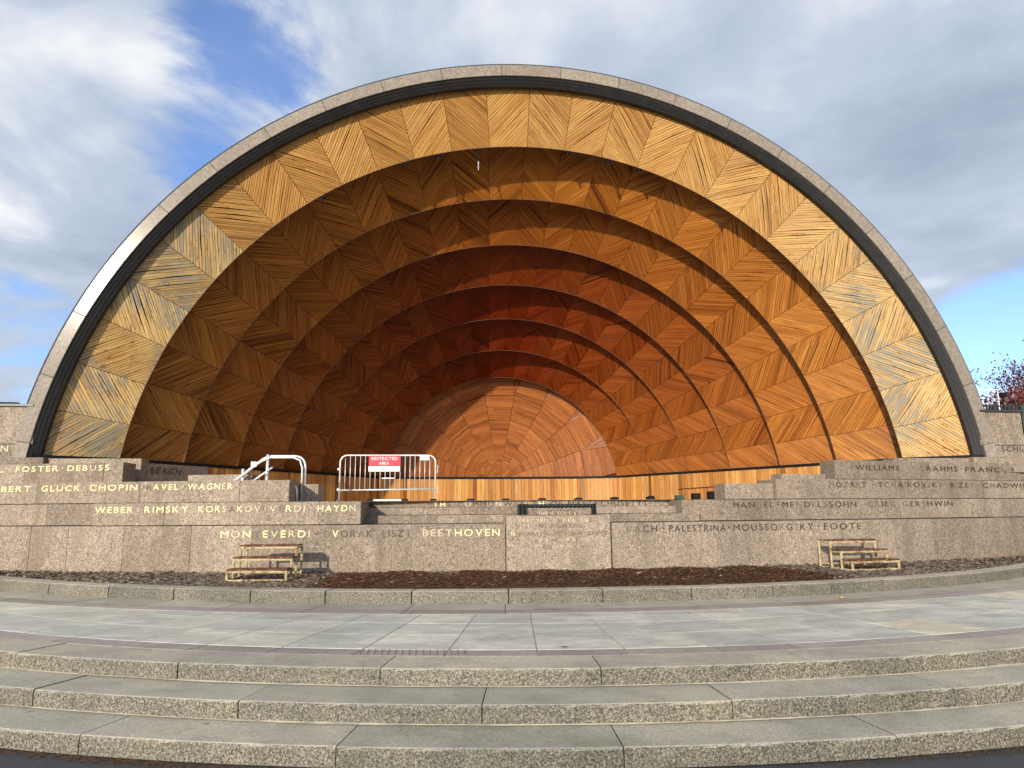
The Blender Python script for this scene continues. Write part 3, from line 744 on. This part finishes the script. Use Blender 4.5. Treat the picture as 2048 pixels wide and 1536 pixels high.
    pts = [(sqrt(10.93**2-(ZL-zc(YRIM))**2), YRIM+0.02)]+[(bx(k)-0.01, LIPD[k]) for k in range(7)]
    half = pts
    line = [(-x, y) for x, y in half]+[(-3.0, 26.78), (0, 26.98), (3.0, 26.78)]+[(x, y) for x, y in half[::-1]]
    m = MB(); rr = []
    for (x, y) in line: rr.append([(x, y-0.03, 2.855), (x, y-0.03, ZL), (x*1.12, y+0.9, ZL), (x*1.12, y+0.9, 2.855)])
    m.sweep(rr); m.build('ledge', 'black', root)
    bl = line[1:-1]; m = MB(); m.sweep([[(x*1.005, y+0.03, STAGE), (x*1.005, y+0.03, 2.85), (x*1.02, y+0.09, 2.85), (x*1.02, y+0.09, STAGE)] for x, y in bl]); band = m.build('foot_wall', 'backing', root)
    cum = [0.0]
    for (a, b) in zip(bl[:-1], bl[1:]): cum.append(cum[-1]+hypot(b[0]-a[0], b[1]-a[1]))
    def at(s):
        for i in range(len(bl)-1):
            if s <= cum[i+1] or i == len(bl)-2:
                t = (s-cum[i])/(cum[i+1]-cum[i]); return Vector((bl[i][0]+(bl[i+1][0]-bl[i][0])*t, bl[i][1]+(bl[i+1][1]-bl[i][1])*t, 0))
    s = 0.0
    while s < cum[-1]-0.05:
        w = random.uniform(0.11, 0.16); e = min(cum[-1], s+w); a, b = at(s+0.004), at(e-0.004); o = Vector((0, -0.012*random.random(), 0))
        t = min(1, max(0, random.gauss(0.6, 0.24))); ro, rv = random.random()*50, random.random()*50
        a, b = a+o, b+o; vs = [(a.x, a.y, STAGE+0.01), (b.x, b.y, STAGE+0.01), (b.x, b.y, 2.85), (a.x, a.y, 2.85)]
        bk = [(x*1.004, y+0.028, z) for x, y, z in vs]
        uv = [(ro, rv), (ro, rv+w), (ro+1, rv+w), (ro+1, rv)]
        m = MB(); m.add(vs+bk, [(0, 1, 2, 3), (0, 4, 5, 1), (1, 5, 6, 2), (2, 6, 7, 3), (3, 7, 4, 0)], 0, uv+uv, (t, 0.55 if random.random() < 0.15 else 0.12, 0)); m.build('board', 'wood_band', band, attrs=True)
        s = e
    # roof over everything
    m = MB(); prof = [(11.40, YRIM+0.6), (11.25, 18.0), (10.7, 20.5), (9.8, 23.0), (8.4, 25.5), (6.6, 27.4), (3.5, 28.6), (0.05, 29.0)]
    m.sweep([[(R*sin(a), D, max(1.2, 1.335+R*cos(a))) for R, D in prof] for a in [-1.62+3.24*i/64 for i in range(65)]], close=False); m.build('roof', 'flash', root, smooth=True)
OFF = [0.74, 0.69, 0.64, 0.59, 0.54, 0.48]
shell()

# ------------------------------------------------------------------ things on the stage
def barricade():
    Y = 16.6; x0, x1 = -4.44, -2.28; zt, zb = 2.955, 2.165; rc = 0.16
    root = thing('crowd_barrier', 'galvanised crowd barrier with upright bars standing on the stage edge', 'barrier', ((x0+x1)/2, Y, STAGE))
    path = [(x0, Y, STAGE+0.05)]+[(x0, Y, zt-rc)]
    path += [(x0+rc-rc*cos(a), Y, zt-rc+rc*sin(a)) for a in [pi/2*i/6 for i in range(1, 7)]]
    path += [(x1-rc+rc*sin(a), Y, zt-rc+rc*cos(a)) for a in [pi/2*i/6 for i in range(0, 7)]]+[(x1, Y, STAGE+0.05)]
    m = MB(); m.tube(path, 0.019, 10); m.build('frame', 'steel', root, smooth=True)
    m = MB(); m.tube([(x0, Y, zb), (x1, Y, zb+0.02)], 0.016, 8); m.build('bottom_rail', 'steel', root, smooth=True)
    for i in range(18):
        x = x0+0.115+i*(x1-x0-0.2)/17.4
        m = MB(); m.tube([(x, Y, zb), (x, Y, zt-0.01-(0.06 if i in (0, 17) else 0))], 0.0085, 6); m.build('bar', 'steel', root, smooth=True)
    for x in (x0, x1):
        m = MB(); m.tube([(x, Y-0.3, STAGE+0.015), (x, Y-0.12, STAGE+0.07), (x, Y+0.12, STAGE+0.07), (x, Y+0.3, STAGE+0.015)], 0.017, 8); m.build('foot', 'steel', root, smooth=True)
    for z in (2.64, 2.18):
        m = MB(); m.box(x0-0.055, x0-0.015, Y-0.015, Y+0.015, z-0.022, z+0.022); m.build('hook', 'steel', root)
        m = MB(); m.tube([(x1+0.015, Y, z+0.08), (x1+0.05, Y, z+0.08), (x1+0.05, Y, z-0.08), (x1+0.015, Y, z-0.08)], 0.008, 6); m.build('hook', 'steel', root)
    # signs
    y = Y-0.035; sg = thing('warning_sign', 'red and white restricted area sign tied to the crowd barrier', 'sign', (-3.44, y, 2.585))
    m = MB(); m.box(-3.795, -3.085, y, y+0.006, 2.70, 2.945); m.build('red_field', 'red', sg)
    m = MB(); m.box(-3.80, -3.09, y, y+0.006, 2.585, 2.70); m.build('white_field', 'white', sg)
    pl = lambda x, z, o: (x, y-o*0.4, z)
    for t, a, b, z, h, mt in (('RESTRICTED', -3.735, -3.15, 2.845, 0.075, 'white'), ('AREA', -3.57, -3.33, 2.735, 0.078, 'white'), ('NO', -3.50, -3.38, 2.612, 0.068, 'ink')):
        m = MB(); word(m, t, 0, a, b, z, h, pl, 0.16, 0.006); m.build('lettering', mt, sg)
    m = MB(); m.box(-3.5, -3.2, Y-0.02, Y+0.004, 2.425, 2.445); m.build('tie_bar', 'white', sg)
    s2 = thing('sticker_plate', 'small pale blue plate lettered DCR at barrier corner', 'plate', (-2.53, y, 2.84))
    m = MB(); m.box(-2.64, -2.42, y, y+0.006, 2.84, 2.945); m.build('plate', 'sticker', s2)
    m = MB(); word(m, 'DCR', 0, -2.61, -2.45, 2.865, 0.055, pl, 0.18, 0.006); m.build('lettering', 'teal', s2)
barricade()

def handrails():
    Y = 14.95
    r = thing('handrail', 'bent silver pipe handrail at the left end of the stage', 'handrail', (-5.0, Y, STAGE), 'stage handrails')
    def bend(p, c, q, n=6): return [tuple((Vector(p)*(1-t)**2+Vector(c)*2*t*(1-t)+Vector(q)*t*t)) for t in [i/n for i in range(n+1)]]
    m = MB(); m.tube([(-6.45, Y+0.1, 2.22), (-5.80, Y+0.1, 2.74)]+bend((-5.80, Y+0.1, 2.74), (-5.70, Y+0.1, 2.82), (-5.55, Y+0.1, 2.82))+bend((-5.16, Y+0.1, 2.82), (-4.93, Y+0.1, 2.82), (-4.92, Y+0.1, 2.60))+[(-4.91, Y+0.1, 1.86)], 0.024, 10); m.build('rail', 'steel', r, smooth=True)
    m = MB(); m.tube([(-6.40, Y+0.02, 2.22), (-5.80, Y+0.02, 2.70), (-5.62, Y+0.02, 2.785), (-5.15, Y+0.02, 2.785), (-5.02, Y+0.02, 2.73), (-4.965, Y+0.02, 2.58), (-4.96, Y+0.02, 1.86)], 0.02, 10); m.build('rail', 'steel', r, smooth=True)
    for x, z in ((-6.15, 2.56), (-5.67, 2.85)):
        m = MB(); m.tube([(x, Y+0.06, 1.95), (x, Y+0.06, z)], 0.03, 10); m.build('post', 'steel', r, smooth=True)
    m = MB(); m.box(-5.98, -5.87, Y-0.02, Y+0.0, 2.60, 2.70); m.build('tag_plate', 'white', r)
    r2 = thing('handrail', 'short low curved silver pipe rail against the cheek block', 'handrail', (-5.0, Y, STAGE), 'stage handrails')
    m = MB(); m.tube([(-5.95, Y-0.05, 2.28), (-5.54, Y-0.05, 2.585)], 0.02, 10); m.build('rail', 'steel', r2, smooth=True)
    m = MB(); m.tube([(-5.28, Y-0.3, 2.27)]+bend((-5.2, Y-0.3, 2.28), (-5.0, Y-0.3, 2.26), (-4.99, Y-0.3, 2.08))+[(-4.985, Y-0.3, 1.86)], 0.024, 10); m.build('rail', 'steel', r2, smooth=True)
handrails()

def floor_boxes():
    names = ['below the barrier\'s left part', 'just right of the barrier foot', 'nearest the barrier', 'second right of the barrier', 'third right of the barrier', 'fourth right of the barrier', 'fifth right of the barrier', 'sixth right of the barrier', 'left of the timber box']
    for i, (x, w, h) in enumerate(((-3.62, 0.06, 0.06), (-2.90, 0.07, 0.055), (-2.30, 0.07, 0.05), (-1.51, 0.08, 0.05), (-0.76, 0.08, 0.05), (0.02, 0.08, 0.055), (0.81, 0.08, 0.06), (1.60, 0.08, 0.07), (2.40, 0.08, 0.09))):
        m = MB(); y = 15.3; z = STAGE
        m.box(x-w, x+w, y, y+0.14, z, z+h*0.8); m.box(x-w*0.85, x+w*0.85, y-0.012, y, z+0.01, z+h); m.box(x-w*0.3, x+w*0.3, y+0.14, y+0.17, z, z+h*0.5)
        o = m.build('footlight', 'black'); tag(o, 'small black footlight on the stage edge, '+names[i], 'footlight', 'footlights along the stage edge')
    m = MB(); m.box(-3.62, -2.92, 15.33, 15.43, STAGE, STAGE+0.018); m.box(-3.62, -2.92, 15.33, 15.35, STAGE+0.018, STAGE+0.045)
    tag(m.build('floor_strip', 'steel'), 'thin pale metal strip between two footlights under the barrier', 'strip')
    for i, (x, lab) in enumerate(((3.05, 'green black monitor box beside the timber box'), (3.42, 'small black case in front of the timber box'), (3.78, 'small black case by the right cheek block'))):
        m = MB(); m.box(x-0.08, x+0.08, 15.28, 15.45, STAGE, STAGE+0.10+0.04*i); m.box(x-0.06, x+0.06, 15.268, 15.28, STAGE+0.02, STAGE+0.08+0.04*i); tag(m.build('equipment_case', 'green' if i == 0 else 'black'), lab, 'case')
    r = thing('timber_box', 'low boxed timber cover with sloping dark top by the right cheek block', 'box', (4.3, 17.0, STAGE))
    for i in range(11):
        x = 3.81+i*0.1; m = MB(); zt = 2.17+0.07*i/10
        m.add([(x+0.003, 17.0, STAGE), (x+0.097, 17.0, STAGE), (x+0.097, 17.0, zt), (x+0.003, 17.0, zt), (x+0.003, 17.03, STAGE), (x+0.097, 17.03, STAGE), (x+0.097, 17.03, zt), (x+0.003, 17.03, zt)], [(0, 1, 2, 3), (4, 7, 6, 5), (0, 4, 5, 1), (3, 2, 6, 7), (0, 3, 7, 4), (1, 5, 6, 2)], 0, [(0, i), (0, i+.1), (1, i+.1), (1, i)]*2, (random.uniform(0.2, 0.5), 0, 0)); m.build('board', 'wood_band', r, attrs=True)
    m = MB(); m.add([(3.79, 16.97, 2.17), (4.93, 16.97, 2.245), (4.93, 17.7, 2.245), (3.79, 17.7, 2.17), (3.79, 16.97, 2.19), (4.93, 16.97, 2.265), (4.93, 17.7, 2.265), (3.79, 17.7, 2.19)], [(0, 3, 2, 1), (4, 5, 6, 7), (0, 1, 5, 4), (1, 2, 6, 5), (2, 3, 7, 6), (3, 0, 4, 7)]); m.build('lid', 'backing', r)
floor_boxes()

def drain_cover():
    r = thing('corrugated_pipe', 'black corrugated pipe laid over the top of the dedication block', 'pipe', (0.03, 12.75, 1.60))
    y = 13.08
    P, R = [], []
    for i in range(61):
        t = i/60; P.append((-0.56+1.18*t, y+0.02, 1.762)); R.append(0.042 if (i % 4) < 2 else 0.033)
    m = MB(); m.tube(P, R, 10); m.build('pipe', 'dark_metal', r)
    for x0, x1 in ((-0.735, -0.565), (0.63, 0.715)):
        k = 5 if x0 < 0 else 3; w = (x1-x0)/k
        for i in range(k):
            m = MB(); m.box(x0+i*w+0.004, x0+(i+1)*w-0.004, 13.04-0.008*(i % 2), 13.2, 1.604, 1.80); m.build('corner_rib', 'black' if i % 2 else 'dark_metal', r)
drain_cover()

# ------------------------------------------------------------------ rusty step units
def step_unit(label, ox, oy, rot, hts):
    r = thing('step_unit', label, 'steps', (ox, oy, ZBED-0.02), 'rusty metal step units by the wall')
    c, s = cos(rot), sin(rot)
    T = lambda x, y, z: (ox+x*c-y*s, oy+x*s+y*c, ZBED-0.02+z)
    W = 0.485; dep = 0.28
    for k, h in enumerate(hts):          # k=0 front/lowest
        yf = -0.9+dep*k; yb = yf+dep+0.03
        m = MB(); n = 24; top = []
        for i in range(n+1):
            x = -W+2*W*i/n; e = random.uniform(-0.004, 0.004)
            top.append([T(x, yf, h-0.024+e), T(x, yf-0.004, h+e), T(x, yb, h+e*0.5), T(x, yb, h-0.02)])
        m.sweep(top); m.build('tread', 'rust', r)
        m = MB(); m.tube([T(-W, yf+0.012, h-0.05), T(W, yf+0.012, h-0.05)], 0.019, 6); m.build('rail', 'frame_cream', r)
        for x in (-W+0.015, W-0.015):
            m = MB(); m.tube([T(x, yf+0.015, 0.0), T(x, yf+0.015, h-0.03)], 0.022, 6); m.build('leg', 'frame_cream', r)
            m = MB(); m.tube([T(x, yf, h-0.05), T(x, yb, h-0.05)], 0.014, 6); m.build('side_rail', 'frame_cream', r)
    for x in (-W+0.015, W-0.015):
        m = MB(); m.tube([T(x, 0.01, 0.0), T(x, 0.01, hts[-1]-0.03)], 0.022, 6); m.build('leg', 'frame_cream', r)
        m = MB(); m.tube([T(x, -0.9, 0.02), T(x, 0.01, 0.02)], 0.016, 6); m.build('base_rail', 'frame_cream', r)
    for y in (-0.89, -0.0):
        m = MB(); m.tube([T(-W, y, 0.02+0.05*(y > -0.5)), T(W, y, 0.02+0.05*(y > -0.5))], 0.018, 6); m.build('base_rail', 'frame_cream', r)
step_unit('rusty cream metal step unit against the wall under the name MONTEVERDI', -4.98, 12.95, radians(-4), (0.20, 0.37, 0.55))
step_unit('rusty cream metal step unit against the wall under the name FOOTE', 5.42, 13.16, radians(7), (0.20, 0.36, 0.52))

# ------------------------------------------------------------------ hooks and lamps under the first lip
def rig():
    spots = [(-1.26, 10.86, 1, 'left of the crown'), (-3.13, 10.47, 0, 'third from the crown on the left'), (-2.29, 10.66, 2, 'second from the crown on the left'), (-5.19, 9.52, 3, 'lowest on the left'), (1.07, 10.92, 0, 'nearest right of the crown'), (2.13, 10.70, 2, 'second right of the crown'), (2.97, 10.50, 0, 'third right of the crown'), (5.06, 9.52, 1, 'lowest on the right')]
    for x, z, kind, wh in spots:
        y = 17.17; a = atan2(x, z-zc(y)); z = zc(y)+9.60*cos(a)-0.02; x = 9.60*sin(a)
        r = thing('rigging_point', 'black rigging bracket hanging from the front lip, '+wh, 'bracket', (x, y, z), 'rigging brackets under the front lip')
        m = MB(); m.box(x-0.06, x+0.06, y-0.05, y+0.05, z-0.02, z+0.06); m.tube([(x, y, z), (x, y, z-0.10)], [0.045, 0.02], 8); m.build('bracket', 'black', r)
        if kind in (1, 3):
            m = MB(); m.tube([(x, y, z-0.08), (x, y, z-0.30)], 0.011, 6); m.build('stem', 'black', r)
        if kind == 1:
            for i in range(4 if x < 0 else 3):
                zz = z-0.36-0.06*i; m = MB(); t = (i % 2)*pi/2
                m.tube([(x+0.014*cos(t+b)*cos(t) if 0 else x+0.016*sin(b)*cos(t), y+0.016*sin(b)*sin(t), zz+0.032*cos(b)) for b in [2*pi*k/8 for k in range(9)]], 0.006, 5); m.build('chain_link', 'steel' if x < 0 else 'dark_metal', r)
        if kind == 2:
            m = MB(); m.tube([(x, y-0.07, z-0.14), (x, y+0.02, z-0.10)], [0.05, 0.035], 10); m.build('lamp_head', 'black', r)
rig()

# ------------------------------------------------------------------ behind the right wing: red tree, shrubs, fence, grille
def foliage(mb, n, fn, size, mi=(0,)):
    for _ in range(n):
        p = Vector(fn()); s = size*random.uniform(0.6, 1.3)
        u = Vector((random.gauss(0, 1), random.gauss(0, 1), random.gauss(0, 1))).normalized(); w = u.orthogonal().normalized(); v = u.cross(w)
        w, v = w*s, v*s*0.62
        mb.add([p-w, p-v*0.9+w*0.1, p+w, p+v*0.9+w*0.1], [(0, 1, 2, 3)], random.choice(mi))
def tree():
    bx, by = 23.7, 28.4
    r = thing('red_tree', 'thin crowned red autumn tree rising behind the right wing wall', 'tree', (bx, by, 0))
    m = MB(); m.tube([(bx, by, -0.1), (bx+0.1, by, 2.2), (bx-0.05, by, 4.6), (bx, by, 6.4), (bx, by, 8.2)], [0.16, 0.13, 0.1, 0.06, 0.015], 8)
    tips = []
    for i in range(46):
        z = random.uniform(4.2, 7.6); a = random.uniform(0, 2*pi); L = random.uniform(0.8, 2.2)*(1-0.35*(z-4.2)/3.4)
        p0 = Vector((bx, by, z)); d = Vector((cos(a), sin(a), 0.75)); p1 = p0+d*L*0.5; p2 = p0+Vector((cos(a), sin(a), 1.0))*L
        m.tube([p0, p1, p2], [0.03, 0.018, 0.005], 5); tips += [p1, p2, (p1+p2)/2]
        for q in range(3):
            e = p1+(p2-p1)*random.random(); f = e+Vector((random.gauss(0, .3), random.gauss(0, .3), random.uniform(0.05, .45))); m.tube([e, f], [0.009, 0.003], 4); tips += [f, f]
    m.build('trunk', 'bark', r)
    m = MB(); foliage(m, 8000, lambda: random.choice(tips)+Vector((random.gauss(0, .2), random.gauss(0, .2), random.gauss(0, .2))), 0.06, (0, 0, 1)); m.build('crown', ['leaf_red', 'leaf_crimson'], r)
    for lab, cx, cy, rx, rz, top in (('low burgundy shrub mass beside the shell behind the right wing', 15.1, 19.6, 1.5, 1.0, 5.15), ('taller russet shrub below the red tree behind the wall', 17.2, 20.4, 1.5, 1.4, 5.75)):
        r = thing('red_shrub', lab, 'shrub', (cx, cy, 0), 'red shrubs behind the wall')
        m = MB()
        for i in range(26):
            a = random.uniform(0, 2*pi); q = random.random()
            m.tube([(cx+0.1*cos(a), cy+0.1*sin(a), 0), (cx+rx*0.5*q*cos(a), cy+rx*.5*q*sin(a), top*0.55), (cx+rx*0.9*q*cos(a), cy+rx*.9*q*sin(a), top*random.uniform(0.75, 1.0))], [0.03, 0.02, 0.005], 5)
        m.build('stems', 'bark', r)
        def pt():
            while True:
                u = Vector((random.uniform(-1, 1), random.uniform(-1, 1), random.uniform(-1, 1)))
                if 0.3 < u.length < 1+0.12*sin(u.x*9)+0.1*random.random(): break
            return (cx+u.x*rx, cy+u.y*rx, top-rz+u.z*rz)
        m = MB(); foliage(m, 5000, pt, 0.055, (0, 1, 1)); m.build('crown', ['leaf_red', 'leaf_crimson'], r)
tree()
def fence():
    r = thing('picket_fence', 'dark picket fence on top of the right wing wall', 'fence', (12.2, 16.5, Z5))
    for i in range(30):
        x = 11.25+i*0.1; m = MB(); m.box(x-0.018, x+0.018, 16.5, 16.53, Z5+0.05, Z5+0.26); m.build('picket', 'flash', r)
    for z in (0.08, 0.2):
        m = MB(); m.box(11.2, 14.3, 16.53, 16.56, Z5+z, Z5+z+0.03); m.build('rail', 'flash', r)
    g = thing('grille_panel', 'dark green pierced metal grille let into the right wing wall', 'grille', (12.6, 16.05, 3.5))
    x0, x1, z0, z1 = 11.98, 13.3, 3.42, 4.12; y = YRIM-0.03
    m = MB(); m.box(x0, x1, y+0.03, y+0.05, z0, z1); m.build('back_plate', 'black', g)
    for a, b, c, d in ((x0, x1, z0, z0+0.07), (x0, x1, z1-0.07, z1), (x0, x0+0.07, z0+0.07, z1-0.07), (x1-0.07, x1, z0+0.07, z1-0.07)):
        m = MB(); m.box(a, b, y, y+0.04, c, d); m.build('frame', 'green', g)
    m = MB()
    for i in range(-6, 14):
        xa = x0+i*0.1
        for sg in (1, -1):
            p = []
            for k in range(8):
                t = k/7; xx = xa+(0.56*t if sg > 0 else 0.56*(1-t)); zz = z0+0.07+0.56*t
                p.append((xx, y+0.02, zz))
            p = [q for q in p if x0+0.05 < q[0] < x1-0.05]
            if len(p) > 1: m.tube(p, 0.012, 5)
    m.build('lattice', 'green', g)
    r = thing('roof_railing', 'small pale pipe railing behind the right foot of the arch', 'railing', (13.4, 18.6, 4.0))
    for a, b in (((12.75, 18.6, 4.0), (12.75, 18.6, 4.95)), ((12.72, 18.6, 4.95), (13.6, 18.6, 4.97)), ((13.55, 18.6, 4.0), (13.55, 18.6, 4.97))):
        m = MB(); m.tube([a, b], 0.014, 6); m.build('pipe', 'white', r)
    r = thing('floodlight', 'black floodlight on a bracket above the shrubs at right', 'floodlight', (13.9, 18.8, 4.3))
    m = MB(); m.box(13.83, 13.99, 18.78, 18.92, 4.80, 4.92); m.build('housing', 'black', r)
    m = MB(); m.tube([(13.9, 18.85, 0), (13.9, 18.85, 4.80)], 0.02, 8); m.build('post', 'black', r)
    r = thing('wall_lamp', 'small black fixture on top of the left wing wall', 'lamp', (-11.75, 16.4, Z5+0.05))
    m = MB(); m.box(-11.95, -11.42, 16.35, 16.5, Z5+0.05, Z5+0.13); m.build('housing', 'black', r)
    m = MB(); m.box(-11.9, -11.75, 16.33, 16.35, Z5+0.06, Z5+0.11); m.build('lens', 'flash', r)
fence()

# ------------------------------------------------------------------ small things on the paving
def leaf(label, x, y, z, s, rot, mat):
    m = MB(); c, sn = cos(rot), sin(rot); out = []; n = 14
    for i in range(n):
        a = 2*pi*i/n; r = s*(1.0 if i % 2 == 0 else 0.55)*(1.15 if i in (0, 4, 10) else 0.9)
        u, v = r*cos(a), r*sin(a)*0.8; out.append((x+u*c-v*sn, y+u*sn+v*c, z+0.006+s*0.45*abs(sin(a*1.5+rot))*(r/s)))
    vs = [(x, y, z+0.012)]+out
    m.add(vs, [(0, 1+i, 1+(i+1) % n) for i in range(n)]); m.tube([(x, y, z+0.012), (x-s*1.3*c, y-s*1.3*sn, z+0.02)], [0.003, 0.0015], 4)
    tag(m.build('dry_leaf', mat), label, 'leaf', 'fallen leaves')
leaf('yellow fallen leaf lying at the foot of the kerb on the right', 3.45, 9.80, ZT+0.006, 0.085, 0.4, 'leaf_yellow')
leaf('brown curled leaf on the asphalt at the lower left', -4.42, 5.25, 0.004, 0.06, 1.0, 'leaf_dry')
leaf('yellow leaf on the asphalt below the lowest step right of centre', 2.35, 4.86, 0.004, 0.055, 2.0, 'leaf_yellow')
leaf('rust brown leaf on the asphalt at the lower right corner', 3.72, 4.9, 0.004, 0.045, 0.2, 'leaf_dry')
leaf('small dark leaf on the border slab at the edge of the top step', -0.95, 6.78, ZT+0.006, 0.04, 0.3, 'needle')
def needles():
    m = MB()
    for k in range(1700):
        a = random.choice((random.gauss(-0.37, 0.05), random.gauss(-0.28, 0.03), random.gauss(0.13, 0.05), random.uniform(-0.45, 0.45)))
        R = 15.06+abs(random.gauss(0.0, 0.05))+0.015; p = Vector((R*sin(a), 20-R*cos(a), 0.006+random.random()*0.012))
        t = random.uniform(0, pi); d = Vector((cos(t), sin(t), random.uniform(-.15, .15)))*random.uniform(0.01, 0.035); s = Vector((-sin(t), cos(t), 0.2))*0.0035
        m.add([p-d, p+s, p+d, p-s], [(0, 1, 2, 3)])
    tag(m.build('pine_litter', 'needle', kind='stuff'), 'brown pine needle litter along the foot of the lowest step', 'litter')
needles()
def reflection_bars():  # pale bars painted in for the crowd barrier's reflection in the wet terrace
    r = thing('painted_reflection', 'narrow painted barrier reflection, pale bars along the terrace edge', 'reflection', (-1.9, 6.9, ZT))
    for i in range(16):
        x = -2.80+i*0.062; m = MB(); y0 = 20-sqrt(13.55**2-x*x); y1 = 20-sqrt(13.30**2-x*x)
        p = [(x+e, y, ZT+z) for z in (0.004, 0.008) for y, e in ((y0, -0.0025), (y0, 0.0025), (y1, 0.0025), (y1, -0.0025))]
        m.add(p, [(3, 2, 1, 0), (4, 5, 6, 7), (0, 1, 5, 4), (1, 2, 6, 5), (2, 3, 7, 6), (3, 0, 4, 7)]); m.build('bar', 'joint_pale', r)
reflection_bars()
